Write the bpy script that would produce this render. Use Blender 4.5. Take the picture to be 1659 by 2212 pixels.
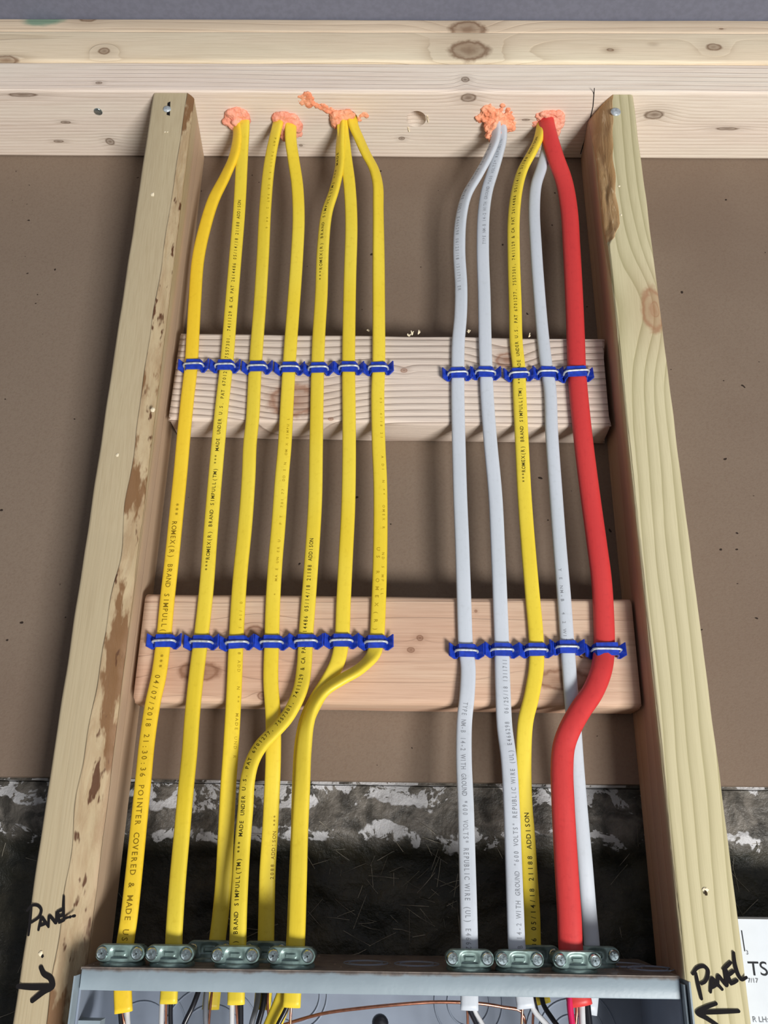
import bpy, bmesh, math, random
from mathutils import Vector, Matrix, noise
random.seed(7)
scn = bpy.context.scene
for o in list(bpy.data.objects): bpy.data.objects.remove(o)

# ------------------------------------------------------------------ camera
W, H = 1659, 2212
CP = Vector((0.19257, -0.59882, -0.64202))
PITCH, ROLL, YAW, FPX = 0.382104, 0.0138916, -0.0125252, 1857.8
fwd = Vector((math.sin(YAW)*math.cos(PITCH), math.cos(YAW)*math.cos(PITCH), math.sin(PITCH)))
r0 = Vector((math.cos(YAW), -math.sin(YAW), 0)); u0 = r0.cross(fwd)
rgt = r0*math.cos(ROLL)+u0*math.sin(ROLL); upv = -r0*math.sin(ROLL)+u0*math.cos(ROLL)
cd = bpy.data.cameras.new('camera'); cam = bpy.data.objects.new('camera', cd)
scn.collection.objects.link(cam)
m = Matrix.Identity(4)
for i in range(3): m[i][0], m[i][1], m[i][2], m[i][3] = rgt[i], upv[i], -fwd[i], CP[i]
cam.matrix_world = m
cd.sensor_fit = 'VERTICAL'; cd.sensor_height = 36; cd.lens = FPX/H*36; cd.clip_start = .01
scn.camera = cam

# ------------------------------------------------------------------ light, exposure
scn.view_settings.view_transform = 'Standard'; scn.view_settings.look = 'None'
scn.view_settings.exposure = 0.12; scn.view_settings.gamma = 1
scn.view_settings.use_curve_mapping = False
wd = bpy.data.worlds.new('World'); scn.world = wd; wd.use_nodes = True
wd.node_tree.nodes['Background'].inputs[0].default_value = (.92, .95, 1, 1)
wd.node_tree.nodes['Background'].inputs[1].default_value = .165
def area(name, loc, target, size, sy, power, col):
    l = bpy.data.lights.new(name, 'AREA'); l.shape = 'RECTANGLE'; l.size = size; l.size_y = sy
    l.energy = power; l.color = col
    o = bpy.data.objects.new(name, l); scn.collection.objects.link(o)
    o.location = loc; d = Vector(target)-Vector(loc)
    o.rotation_euler = d.to_track_quat('-Z', 'Y').to_euler()
area('garage_door_daylight', (1.32, -1.95, -2.22), (.2, 0, -.15), .80, .75, 103, (1, .985, .96))
area('room_fill', (.6, -2.6, -.2), (.2, 0, -.3), 1.6, 1.4, 5, (.93, .96, 1))

# ------------------------------------------------------------------ helpers
def bp(x, y, Y):
    d = fwd*FPX+rgt*(x-W/2)+upv*(H/2-y); return CP+d*((Y-CP.y)/d.y)
def bz(x, y, Z):
    d = fwd*FPX+rgt*(x-W/2)+upv*(H/2-y); return CP+d*((Z-CP.z)/d.z)
def project(P):
    d = P-CP; z = d.dot(fwd); return (W/2+FPX*d.dot(rgt)/z, H/2-FPX*d.dot(upv)/z)
def sr(r, g, b):
    f = lambda c: (c/255/12.92 if c/255 <= .04045 else ((c/255+.055)/1.055)**2.4)
    return (f(r), f(g), f(b), 1)
COL = scn.collection
def link(o, parent=None):
    COL.objects.link(o)
    if parent: o.parent = parent
    return o
def tag(o, label=None, cat=None, group=None, kind=None):
    if label: o['label'] = label
    if cat: o['category'] = cat
    if group: o['group'] = group
    if kind: o['kind'] = kind
    return o
def empty(name, loc=(0, 0, 0)):
    o = bpy.data.objects.new(name, None); o.empty_display_size = .02; link(o); o.location = loc; return o
def mesh_obj(name, verts, faces, mat, parent=None, smooth=False, origin=None):
    """verts in world coordinates; origin = where the object's own origin stands"""
    org = Vector(origin) if origin is not None else Vector((0, 0, 0))
    if parent is not None and origin is None: org = Vector(parent.get('_w', (0, 0, 0)))
    me = bpy.data.meshes.new(name)
    me.from_pydata([tuple(Vector(v)-org) for v in verts], [], faces); me.validate()
    if smooth: me.polygons.foreach_set('use_smooth', [True]*len(me.polygons))
    if mat: me.materials.append(mat)
    o = bpy.data.objects.new(name, me); link(o, parent)
    if parent is None: o.location = org
    return o
def thing(name, loc):
    o = empty(name, loc); o['_w'] = tuple(loc); return o
class MB:
    def __init__(s): s.v = []; s.f = []
    def add(s, v, f):
        n = len(s.v); s.v += [Vector(a) for a in v]; s.f += [tuple(i+n for i in q) for q in f]
    def box(s, lo, hi):
        (a, b, c), (d, e, g) = lo, hi
        s.add([(a, b, c), (d, b, c), (d, e, c), (a, e, c), (a, b, g), (d, b, g), (d, e, g), (a, e, g)],
              [(0, 3, 2, 1), (4, 5, 6, 7), (0, 1, 5, 4), (1, 2, 6, 5), (2, 3, 7, 6), (3, 0, 4, 7)])
    def cyl(s, c, ax, r, h, n=24, r2=None, cap=True):
        c = Vector(c); ax = Vector(ax).normalized(); a = ax.orthogonal().normalized(); b = ax.cross(a)
        r2 = r if r2 is None else r2; v = []
        for rr, hh in ((r, 0), (r2, h)):
            v += [c+ax*hh+a*rr*math.cos(2*math.pi*i/n)+b*rr*math.sin(2*math.pi*i/n) for i in range(n)]
        f = [(i, (i+1) % n, n+(i+1) % n, n+i) for i in range(n)]
        if cap: f += [tuple(range(n-1, -1, -1)), tuple(range(n, 2*n))]
        s.add(v, f)
    def lathe(s, c, ax, prof, n=24):
        c = Vector(c); ax = Vector(ax).normalized(); a = ax.orthogonal().normalized(); b = ax.cross(a)
        v = []; f = []
        for (r, h) in prof:
            v += [c+ax*h+a*r*math.cos(2*math.pi*i/n)+b*r*math.sin(2*math.pi*i/n) for i in range(n)]
        for k in range(len(prof)-1):
            f += [(k*n+i, k*n+(i+1) % n, (k+1)*n+(i+1) % n, (k+1)*n+i) for i in range(n)]
        s.add(v, f)
    def tube(s, pts, r, n=10, closed=False):
        pts = [Vector(p) for p in pts]; v = []; f = []; N = None; L = len(pts)
        for i, p in enumerate(pts):
            t = (pts[min(i+1, L-1)]-pts[max(i-1, 0)]).normalized()
            if closed: t = (pts[(i+1) % L]-pts[i-1]).normalized()
            N = t.orthogonal().normalized() if N is None else (N-t*N.dot(t)).normalized()
            B = t.cross(N); rr = r(i/(L-1)) if callable(r) else r
            v += [p+N*rr*math.cos(2*math.pi*k/n)+B*rr*math.sin(2*math.pi*k/n) for k in range(n)]
        m_ = L if closed else L-1
        for i in range(m_):
            j = (i+1) % L
            f += [(i*n+k, i*n+(k+1) % n, j*n+(k+1) % n, j*n+k) for k in range(n)]
        if not closed: f += [tuple(range(n-1, -1, -1)), tuple((L-1)*n+k for k in range(n))]
        s.add(v, f)
    def ribbon(s, pts, w, nrm, th=.0003, wf=None):
        """flat pen stroke of width w lying on a surface with normal nrm"""
        nrm = Vector(nrm); pts = [Vector(p) for p in pts]; L = len(pts); v = []; f = []
        for i, p in enumerate(pts):
            t = (pts[min(i+1, L-1)]-pts[max(i-1, 0)]).normalized(); q = t.cross(nrm).normalized()
            ww = w*(wf(i/(L-1)) if wf else 1)/2
            v += [p-q*ww, p+q*ww, p+q*ww+nrm*th, p-q*ww+nrm*th]
        for i in range(L-1):
            a = 4*i; b = a+4
            for k in range(4): f.append((a+k, a+(k+1) % 4, b+(k+1) % 4, b+k))
        f += [(3, 2, 1, 0), (4*L-4, 4*L-3, 4*L-2, 4*L-1)]
        s.add(v, f)
    def obj(s, name, mat, parent=None, smooth=False, origin=None):
        return mesh_obj(name, s.v, s.f, mat, parent, smooth, origin)
def spline(P, step=.003):
    P = [Vector(p) for p in P]; P = [P[0]*2-P[1]]+P+[P[-1]*2-P[-2]]; out = []
    for i in range(1, len(P)-2):
        p0, p1, p2, p3 = P[i-1:i+3]; n = max(1, int((p2-p1).length/step))
        t0 = 0; t1 = t0+max(1e-6, (p1-p0).length)**.5; t2 = t1+max(1e-6, (p2-p1).length)**.5; t3 = t2+max(1e-6, (p3-p2).length)**.5
        for k in range(n):
            t = t1+(t2-t1)*k/n
            A1 = p0*((t1-t)/(t1-t0))+p1*((t-t0)/(t1-t0)); A2 = p1*((t2-t)/(t2-t1))+p2*((t-t1)/(t2-t1)); A3 = p2*((t3-t)/(t3-t2))+p3*((t-t2)/(t3-t2))
            B1 = A1*((t2-t)/(t2-t0))+A2*((t-t0)/(t2-t0)); B2 = A2*((t3-t)/(t3-t1))+A3*((t-t1)/(t3-t1))
            out.append(B1*((t2-t)/(t2-t1))+B2*((t-t1)/(t2-t1)))
    out.append(P[-2]); return out
def lerp_tab(tab, x):
    if x <= tab[0][0]: return tab[0][1]
    for (a, va), (b, vb) in zip(tab, tab[1:]):
        if x <= b:
            t = (x-a)/(b-a); t = t*t*(3-2*t); return va+(vb-va)*t
    return tab[-1][1]
def evaluated(o):
    dg = bpy.context.evaluated_depsgraph_get(); me = bpy.data.meshes.new_from_object(o.evaluated_get(dg))
    o.modifiers.clear(); o.data = me; return o
def cut(o, cutter):
    md = o.modifiers.new('b', 'BOOLEAN'); md.object = cutter; md.operation = 'DIFFERENCE'; md.solver = 'EXACT'
    bpy.context.view_layer.update(); evaluated(o); bpy.data.objects.remove(cutter)
    for p_ in o.data.polygons: p_.use_smooth = False

# ------------------------------------------------------------------ materials
class NT:
    def __init__(s, name, rough=.6, spec=.3, metal=0):
        s.m = bpy.data.materials.new(name); s.m.use_nodes = True; s.t = s.m.node_tree; s.b = s.t.nodes['Principled BSDF']
        s.b.inputs['Roughness'].default_value = rough; s.b.inputs['Specular IOR Level'].default_value = spec
        s.b.inputs['Metallic'].default_value = metal
    def n(s, ty, **k):
        o = s.t.nodes.new(ty)
        for a, b in k.items(): setattr(o, a, b)
        return o
    def l(s, a, b): s.t.links.new(a, b)
    def pos(s): return s.n('ShaderNodeNewGeometry').outputs['Position']
    def put(s, inp, v):
        if hasattr(v, 'is_output') or isinstance(v, bpy.types.NodeSocket): s.l(v, inp)
        else: inp.default_value = v
    def ma(s, op, a, b=0, c=None, clamp=False):
        o = s.n('ShaderNodeMath', operation=op, use_clamp=clamp); s.put(o.inputs[0], a); s.put(o.inputs[1], b)
        if c is not None: s.put(o.inputs[2], c)
        return o.outputs[0]
    def vm(s, op, a, b=None, out=0):
        o = s.n('ShaderNodeVectorMath', operation=op); s.put(o.inputs[0], a)
        if b is not None: s.put(o.inputs[1], b)
        return o.outputs[out]
    def noise(s, vec, scale, detail=3, rough=.5, dist=0):
        o = s.n('ShaderNodeTexNoise'); s.l(vec, o.inputs['Vector']); o.inputs['Scale'].default_value = scale
        o.inputs['Detail'].default_value = detail; o.inputs['Roughness'].default_value = rough; o.inputs['Distortion'].default_value = dist
        return o.outputs['Fac']
    def sm(s, v, a, b):
        o = s.n('ShaderNodeMapRange', interpolation_type='SMOOTHSTEP'); s.put(o.inputs['Value'], v)
        o.inputs['From Min'].default_value = a; o.inputs['From Max'].default_value = b; return o.outputs[0]
    def mix(s, f, a, b):
        o = s.n('ShaderNodeMix', data_type='RGBA'); s.put(o.inputs[0], f); s.put(o.inputs[6], a); s.put(o.inputs[7], b); return o.outputs[2]
    def bump(s, h, dist, strength=1):
        o = s.n('ShaderNodeBump'); s.l(h, o.inputs['Height']); o.inputs['Distance'].default_value = dist
        o.inputs['Strength'].default_value = strength; s.l(o.outputs[0], s.b.inputs['Normal'])
    def col(s, c): s.put(s.b.inputs['Base Color'], c); return s.m
def plain(name, c, rough=.5, spec=.35, metal=0, var=.06, scale=60, bump=0):
    t = NT(name, rough, spec, metal); p = t.pos(); nz = t.noise(p, scale, 4)
    d = tuple(v*(1-var*2.2) for v in c[:3])+(1,); b_ = tuple(min(1, v*(1+var)) for v in c[:3])+(1,)
    if bump: t.bump(t.noise(p, scale*8, 3), bump)
    return t.col(t.mix(t.sm(nz, .3, .7), d, b_))
def wood(name, axis, light, dark, pith, freq, knots=(), line=.5, warp=.012, stretch=9, pink=None, rough=.62,
         bump=.0004, bark=False, barkcol=None, hook=None, seed=0., kcol=None, sharp=5, fine=.25, bthr=(.50, .56), lmask=(.25, .6)):
    t = NT(name, rough, .25); P = t.pos(); sep = t.n('ShaderNodeSeparateXYZ'); t.l(P, sep.inputs[0])
    sx, sy, sz = sep.outputs
    al = {'X': 0, 'Z': 2}[axis]
    sc = [1, 1, 1]; sc[al] = 1/stretch
    st = t.vm('MULTIPLY', t.vm('ADD', P, (seed, seed*.7, seed*1.3)), tuple(sc))
    sc2 = [1, 1, 1]; sc2[al] = 1/45
    st2 = t.vm('MULTIPLY', P, tuple(sc2))
    o1, o2 = (sy, sz) if axis == 'X' else (sx, sy)
    d1 = t.ma('SUBTRACT', o1, pith[0]); d2 = t.ma('SUBTRACT', o2, pith[1])
    rho = t.ma('SQRT', t.ma('ADD', t.ma('MULTIPLY', d1, d1), t.ma('MULTIPLY', d2, d2)))
    rho = t.ma('ADD', rho, t.ma('MULTIPLY', t.ma('SUBTRACT', t.noise(st, 14, 2), .5), warp*2))
    rho = t.ma('ADD', rho, t.ma('MULTIPLY', t.ma('SUBTRACT', t.noise(st, 90, 2), .5), warp*.16))
    kmask = None; kc = None
    for k in knots:
        (kx, ky, kz, r) = k[:4]; A = min(k[4] if len(k) > 4 else r*.9, 2.2/freq); asp = k[5] if len(k) > 5 else 1.5
        sk = [1, 1, 1]; sk[al] = 1/asp
        if len(k) > 6: sk[{'y': 1, 'z': 2, 'x': 0}[k[6]]] = .25      # long axis of the knot through the board
        dv = t.vm('MULTIPLY', t.vm('SUBTRACT', P, (kx, ky, kz)), tuple(sk))
        d = t.vm('LENGTH', dv, out=1)
        dn = t.ma('ADD', d, t.ma('MULTIPLY', t.ma('SUBTRACT', t.noise(P, 160, 2), .5), r*.5))
        g = t.ma('EXPONENT', t.ma('MULTIPLY', t.ma('MULTIPLY', d, d), -1/(r*2.4)**2))
        rho = t.ma('ADD', rho, t.ma('MULTIPLY', g, A))
        mk = t.sm(dn, r*1.08, r*.8)
        rim = t.ma('MULTIPLY', t.sm(dn, r*1.3, r), t.sm(dn, r*.62, r*.95))
        core = t.sm(dn, r*.6, r*.1)
        mk2 = t.ma('ADD', t.ma('MULTIPLY', mk, .55), t.ma('ADD', t.ma('MULTIPLY', rim, .4), t.ma('MULTIPLY', core, .22)), clamp=True)
        halo = t.ma('MULTIPLY', t.sm(d, r*3.2, r*.9), .16)
        mk2 = t.ma('MAXIMUM', mk2, halo)
        kmask = mk2 if kmask is None else t.ma('MAXIMUM', kmask, mk2)
    ph = t.ma('FRACT', t.ma('MULTIPLY', rho, freq))
    ln = t.ma('MULTIPLY', t.ma('POWER', ph, sharp), t.sm(ph, 1.0, .93))
    ln = t.ma('MULTIPLY', ln, t.sm(t.noise(st, 25, 2), *lmask))
    fi = t.noise(st2, 900, 3, .6)
    big = t.noise(st, 22, 3)
    c = t.mix(t.sm(big, .3, .72), light, pink or tuple(v*.86 for v in light[:3])+(1,))
    c = t.mix(t.ma('MULTIPLY', t.sm(fi, .35, .75), fine), c, dark)
    c = t.mix(t.ma('MULTIPLY', ln, line), c, dark)
    blot = t.sm(t.noise(st, 60, 4, .6), .62, .8)
    c = t.mix(t.ma('MULTIPLY', blot, .18), c, dark)
    if kmask is not None: c = t.mix(kmask, c, kcol or sr(112, 78, 52))
    h = t.ma('SUBTRACT', t.ma('MULTIPLY', fi, .35), t.ma('MULTIPLY', ln, .8))
    if bark:
        at = t.n('ShaderNodeAttribute', attribute_name='bark'); f = at.outputs['Fac']
        zs = t.vm('MULTIPLY', P, (1, 1, .3))
        n1 = t.noise(zs, 60, 5, .65); n2 = t.noise(t.vm('MULTIPLY', P, (1, 1, .18)), 110, 5, .7, .5)
        bc = t.mix(t.sm(n2, .35, .65), barkcol[0], barkcol[1])
        bc = t.mix(t.sm(t.noise(zs, 36, 5, .65), *bthr), bc, barkcol[2])
        bc = t.mix(t.sm(t.noise(zs, 120, 3, .6), .60, .66), bc, barkcol[3])
        c = t.mix(t.sm(t.ma('ADD', f, t.ma('MULTIPLY', t.ma('SUBTRACT', n1, .5), .55)), .42, .52), c, bc)
        h = t.ma('ADD', h, t.ma('MULTIPLY', t.ma('MULTIPLY', f, n2), 3))
    if hook: c = hook(t, P, c)
    t.bump(h, bump)
    return t.col(c)

# ---- sheathing and foundation
def sheath_mat():
    t = NT('brown_fibreboard', .8, .15); P = t.pos()
    c = t.mix(t.sm(t.noise(P, 5, 3), .3, .7), sr(122, 105, 91), sr(132, 116, 101))
    c = t.mix(t.ma('MULTIPLY', t.sm(t.noise(P, 420, 3, .7), .4, .75), .3), c, sr(108, 88, 74))
    c = t.mix(t.sm(t.noise(P, 210, 0), .87, .89), c, sr(52, 42, 36))
    t.bump(t.noise(P, 700, 3), .0002); return t.col(c)
def found_mat():
    t = NT('dark_coated_foundation', .42, .35); P = t.pos(); sep = t.n('ShaderNodeSeparateXYZ'); t.l(P, sep.inputs[0]); z = sep.outputs[2]
    c = t.mix(t.sm(t.noise(P, 30, 5, .65), .35, .7), sr(32, 33, 27), sr(66, 62, 50))
    c = t.mix(t.ma('MULTIPLY', t.sm(t.noise(t.vm('MULTIPLY', P, (1, 1, 3)), 170, 5, .7, 1.2), .56, .74), .5), c, sr(88, 80, 62))
    up = t.sm(z, -.640, -.622)
    c2 = t.mix(t.sm(t.noise(P, 55, 5, .65, .8), .36, .68), sr(60, 57, 52), sr(118, 112, 104))
    c = t.mix(up, c, c2)
    zz = t.ma('ADD', z, t.ma('MULTIPLY', t.ma('SUBTRACT', t.noise(P, 24, 4, .6), .5), .044))
    b1 = t.ma('MULTIPLY', t.sm(zz, -.6075, -.6058), 1)
    b2 = t.ma('MULTIPLY', t.sm(zz, -.6315, -.6300), t.sm(zz, -.6235, -.6250))
    wm = t.ma('MAXIMUM', b1, b2)
    wm = t.ma('MULTIPLY', wm, t.sm(t.noise(P, 34, 5, .65, .6), .49, .515))
    wm = t.ma('MULTIPLY', wm, t.sm(t.noise(P, 130, 4, .6, .4), .36, .41))
    c = t.mix(wm, c, sr(184, 183, 184))
    t.bump(t.noise(P, 120, 5, .65), .0022); return t.col(c)
M_SHEATH = sheath_mat(); M_FOUND = found_mat()
M_CEIL = plain('grey_ceiling', sr(116, 118, 132), .8, .2, var=.04, scale=220)
M_FLOOR = plain('concrete_floor', sr(135, 130, 124), .85, .2, var=.1, scale=12)
def jacket(name, c, c2, c3, spec=.35, rough=.42):
    t = NT(name, rough, spec); P = t.pos()
    col = t.mix(t.sm(t.noise(P, 9, 2), .3, .7), c, c2)
    col = t.mix(t.ma('MULTIPLY', t.sm(t.noise(P, 240, 3, .6), .5, .8), .35), col, c3)
    t.bump(t.noise(t.vm('MULTIPLY', P, (1, 1, .2)), 300, 2), .00012); return t.col(col)
M_YEL = jacket('yellow_cable_jacket', sr(236, 212, 72), sr(230, 201, 52), sr(206, 174, 38))
M_YELW = jacket('warm_yellow_cable_jacket', sr(242, 206, 58), sr(238, 198, 44), sr(214, 170, 34))
M_WHT = jacket('white_cable_jacket', sr(202, 208, 216), sr(194, 201, 208), sr(180, 186, 190))
M_RED = jacket('red_cable_jacket', sr(212, 66, 64), sr(206, 60, 60), sr(178, 46, 50))
M_BLUE = plain('blue_plastic', sr(30, 62, 178), .38, .45, var=.12, scale=300)
M_STEEL = plain('zinc_staple_wire', sr(206, 214, 218), .34, .6, .35, var=.15, scale=400)
M_SCREW = plain('bright_zinc_screw', sr(190, 204, 206), .16, .6, .9, var=.12, scale=500)
M_ZINC = plain('greenish_zinc', sr(126, 148, 143), .38, .5, .35, var=.14, scale=160)
M_INK = plain('black_marker_ink', sr(34, 32, 33), .9, .05, var=.03)
M_PRINT = plain('black_cable_print', sr(62, 56, 20), .6, .2, var=.1)
M_PRINTL = plain('brown_cable_print', sr(140, 112, 22), .6, .2, var=.1)
M_PRINTG = plain('grey_cable_print', sr(146, 150, 156), .6, .2, var=.1)
M_GHOST = plain('worn_cable_print', sr(176, 148, 30), .6, .2, var=.1)
M_BLACK = plain('black_insulation', sr(26, 27, 34), .3, .5, var=.1)
M_WIREW = plain('white_insulation', sr(205, 206, 208), .35, .4, var=.06)
M_WIREG = plain('grey_insulation', sr(120, 124, 132), .4, .4, var=.06)
M_MAG = plain('crimson_insulation', sr(206, 26, 88), .3, .5, var=.06)
M_COPPER = plain('bare_copper', sr(206, 142, 116), .30, .5, .95, var=.1, scale=300)
M_BOARD = plain('white_printed_board', sr(214, 220, 226), .6, .3, var=.03, scale=30)
M_TEXT = plain('black_print', sr(38, 40, 44), .6, .2, var=.05)
M_TEXTG = plain('grey_print', sr(120, 124, 130), .6, .2, var=.05)
M_SPLIN = plain('fresh_torn_wood', sr(246, 232, 200), .7, .2, var=.05)
M_STRAW = plain('dry_straw', sr(146, 140, 126), .7, .2, var=.3, scale=90)
M_DARKHOLE = plain('dark_knot', sr(72, 60, 46), .8, .1, var=.2, scale=300)
def enamel():
    t = NT('grey_blue_enamel', .42, .4); P = t.pos(); nrm = t.n('ShaderNodeNewGeometry').outputs['Normal']
    sep = t.n('ShaderNodeSeparateXYZ'); t.l(nrm, sep.inputs[0]); sp = t.n('ShaderNodeSeparateXYZ'); t.l(P, sp.inputs[0])
    c = t.mix(t.sm(t.noise(P, 40, 3), .3, .7), sr(138, 152, 160), sr(146, 160, 168))
    # settled dust: on the flat top of the box and spilling a little over its front edge
    edge = t.ma('ADD', sp.outputs[2], t.ma('MULTIPLY', t.ma('SUBTRACT', t.noise(P, 90, 4, .6), .5), .004))
    d = t.ma('MAXIMUM', t.sm(sep.outputs[2], .4, .8), t.sm(edge, -.7088, -.7066))
    d = t.ma('MULTIPLY', d, t.sm(sp.outputs[2], -.712, -.7115))
    dust = t.mix(t.sm(t.noise(P, 140, 4, .6), .35, .65), sr(96, 82, 72), sr(126, 112, 100))
    c = t.mix(t.ma('MULTIPLY', d, .9), c, dust)
    t.bump(t.noise(P, 350, 2), .0001); return t.col(c)
M_ENAMEL = enamel()
M_PANELIN = plain('blue_grey_box_interior', sr(138, 148, 164), .5, .35, var=.06, scale=25)
def foam_mat(name, a, b, c_):
    t = NT(name, .62, .25); P = t.pos()
    c = t.mix(t.sm(t.noise(P, 90, 4), .35, .65), a, b)
    c = t.mix(t.ma('MULTIPLY', t.sm(t.noise(P, 420, 3), .55, .75), .5), c, c_)
    t.b.inputs['Subsurface Weight'].default_value = .25; t.b.inputs['Subsurface Radius'].default_value = (.004, .002, .001)
    t.bump(t.noise(P, 500, 3), .0006); return t.col(c)
M_FOAM = foam_mat('salmon_fire_foam', sr(246, 176, 150), sr(238, 152, 126), sr(252, 206, 186))
M_FOAMO = foam_mat('orange_fire_foam', sr(247, 176, 140), sr(240, 150, 112), sr(251, 206, 176))

# ------------------------------------------------------------------ structure
DB = .060
def box_struct(name, lo, hi, mat):
    b = MB(); b.box(lo, hi); c = [(lo[i]+hi[i])/2 for i in range(3)]
    return tag(b.obj(name, mat, origin=c), kind='structure')
box_struct('ceiling', (-1.6, -3.2, .0925), (2.0, .25, .13), M_CEIL)
box_struct('wall_back', (-1.6, DB, -.590), (2.0, DB+.011, .09), M_SHEATH)
box_struct('floor', (-1.6, -3.2, -2.50), (2.0, .25, -2.44), M_FLOOR)
def foundation():
    nx, nz = 300, 150; x0, x1, z0, z1 = -.35, .75, -1.02, -.592; v = []; f = []
    for j in range(nz+1):
        for i in range(nx+1):
            x = x0+(x1-x0)*i/nx; z = z1+(z0-z1)*j/nz
            w = max(0, min(1, (z+.645)/.02))
            y = .080+.012*(1-w)+.0028*noise.fractal(Vector((x*38, 3, z*45)), 1, 2, 4)+.0035*abs(noise.noise(Vector((x*16, 1, z*24))))
            v.append((x, y, z))
    f = [(j*(nx+1)+i, (j+1)*(nx+1)+i, (j+1)*(nx+1)+i+1, j*(nx+1)+i+1) for j in range(nz) for i in range(nx)]
    o = mesh_obj('wall_foundation', v, f, M_FOUND, smooth=True, origin=(.2, .1, -.8)); tag(o, kind='structure')
    b = MB(); b.box((-1.6, .106, -2.44), (2.0, .18, -.592)); b.box((-1.6, .0712, -.5915), (2.0, .18, .09)); b.obj('wall_core', M_FOUND, o).location = -o.location
foundation()

def rounded_section(lo, hi, rad, n=4):
    (a, b), (c, d) = lo, hi; out = []
    for (cx, cy, s) in ((c-rad, d-rad, 0), (a+rad, d-rad, 1), (a+rad, b+rad, 2), (c-rad, b+rad, 3)):
        for k in range(n+1):
            an = math.pi/2*(s+k/n); out.append((cx+rad*math.cos(an), cy+rad*math.sin(an)))
    return out
def beam(name, axis, lo, hi, rad, mat, seg=60, jit=.0003, parent=None, rot=0, endjit=0, seed=0, origin=None):
    ax = {'X': 0, 'Z': 2}[axis]; ot = [i for i in range(3) if i != ax]
    sec = rounded_section((lo[ot[0]], lo[ot[1]]), (hi[ot[0]], hi[ot[1]]), rad); n = len(sec); v = []; f = []
    c = Vector([(lo[i]+hi[i])/2 for i in range(3)])
    for s in range(seg+1):
        t = lo[ax]+(hi[ax]-lo[ax])*s/seg
        for k, (p, q) in enumerate(sec):
            w = [0, 0, 0]; w[ax] = t; w[ot[0]] = p; w[ot[1]] = q
            if s in (0, seg) and endjit: w[ax] += endjit*(noise.noise(Vector((p*700, q*700, s+seed))))
            w = Vector(w); nz = noise.noise_vector(Vector((w[ax]*18+seed, k//5, seed)))*jit
            nz[ax] = 0; w += nz
            if rot: w = Matrix.Rotation(rot, 3, 'Y') @ (w-c)+c
            v.append(w)
    for s in range(seg):
        f += [(s*n+k, s*n+(k+1) % n, (s+1)*n+(k+1) % n, (s+1)*n+k) for k in range(n)]
    e0 = len(v); v.append(sum((v[k] for k in range(n)), Vector())/n); v.append(sum((v[seg*n+k] for k in range(n)), Vector())/n)
    f += [(e0, (k+1) % n, k) for k in range(n)]+[(e0+1, seg*n+k, seg*n+(k+1) % n) for k in range(n)]
    if ax == 0: f = [tuple(reversed(q)) for q in f]
    o = mesh_obj(name, v, f, mat, parent, origin=c if parent is None else None)
    bm = bmesh.new(); bm.from_mesh(o.data); bmesh.ops.recalc_face_normals(bm, faces=bm.faces); bm.to_mesh(o.data); bm.free()
    for p in o.data.polygons: p.use_smooth = len(p.vertices) == 4
    return o
# knots (world position from the photograph's pixel and the face it lies on)
YF = -.0196
k = lambda p, r, *a: (p.x, p.y, p.z, r)+a
knots_p1 = [k(bp(1005, 172, YF), .0034, .004, 1.1), k(bz(1012, 211, 0), .0045, .004, 1.6),
            k(bz(1413, 248, 0), .0050, .007, 1.8), k(bz(142, 264, 0), .0016, .002, 3), k(bz(127, 305, 0), .0016, .002, 3),
            k(bz(868, 299, 0), .0020, .002, 1.5), k(bz(1136, 259, 0), .0013, .002, 3), k(bz(48, 205, 0), .0022, .002, 6),
            k(bz(238, 306, 0), .0042, .003, 1.1), k(bz(650, 314, 0), .0014, .001, 1.3), k(bz(1570, 278, 0), .0018, .004, 6), k(bp(214, 179, YF), .0015, .001, 2)]
knots_p2 = [k(bp(1013, 112, YF), .0125, .016, 1.5), k(bp(226, 113, YF), .0042, .006, 1.4), k(bp(1540, 105, YF), .0045, .006, 1.7),
            k(bp(1317, 111, YF), .0022, .003, 2), k(bp(12, 130, YF), .004, .003, 3), k(bp(1410, 99, YF), .0014, .002, 2)]
knots_p3 = [k(bp(1010, 64, YF), .0115, .01, 1.5), k(bp(190, 37, YF), .006, .003, 1.6), k(bp(1558, 62, YF), .001, .001, 2)]
def green_paint(t, P, c):
    q = bp(95, 40, YF); d = t.vm('LENGTH', t.vm('MULTIPLY', t.vm('SUBTRACT', P, tuple(q)), (1, 1, 1.9)), out=1)
    d = t.ma('ADD', d, t.ma('MULTIPLY', t.ma('SUBTRACT', t.noise(t.vm('MULTIPLY', P, (.5, 1, 1)), 90, 3), .5), .02))
    return t.mix(t.ma('MULTIPLY', t.sm(d, .024, .013), .75), c, sr(84, 142, 120))
M_P1 = wood('top_plate_spruce', 'X', sr(243, 232, 216), sr(182, 154, 126), (-.15, .12), 300, knots_p1, line=.35, kcol=sr(98, 72, 50), warp=.006, pink=sr(238, 222, 208), seed=1, sharp=3)
M_P2 = wood('middle_plate_spruce', 'X', sr(238, 225, 198), sr(172, 146, 112), (.05, .055), 210, knots_p2, line=.5, warp=.012, pink=sr(232, 213, 186), seed=4)
M_P3 = wood('upper_plate_spruce', 'X', sr(230, 210, 184), sr(168, 140, 112), (.05, .03), 190, knots_p3, line=.45, warp=.010, seed=9, hook=green_paint)
p1 = beam('top_plate', 'X', (-1.3, YF, 0), (1.7, DB, .0355), .0028, M_P1, seg=120, jit=.0003)
tag(p1, 'lowest plate of the header with the drilled cable holes and foam in its underside', 'plank', 'stacked header plates')
p2 = beam('top_plate', 'X', (-1.3, YF-.0016, .0361), (1.7, DB, .0738), .0030, M_P2, seg=120, jit=.0005, seed=5)
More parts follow.
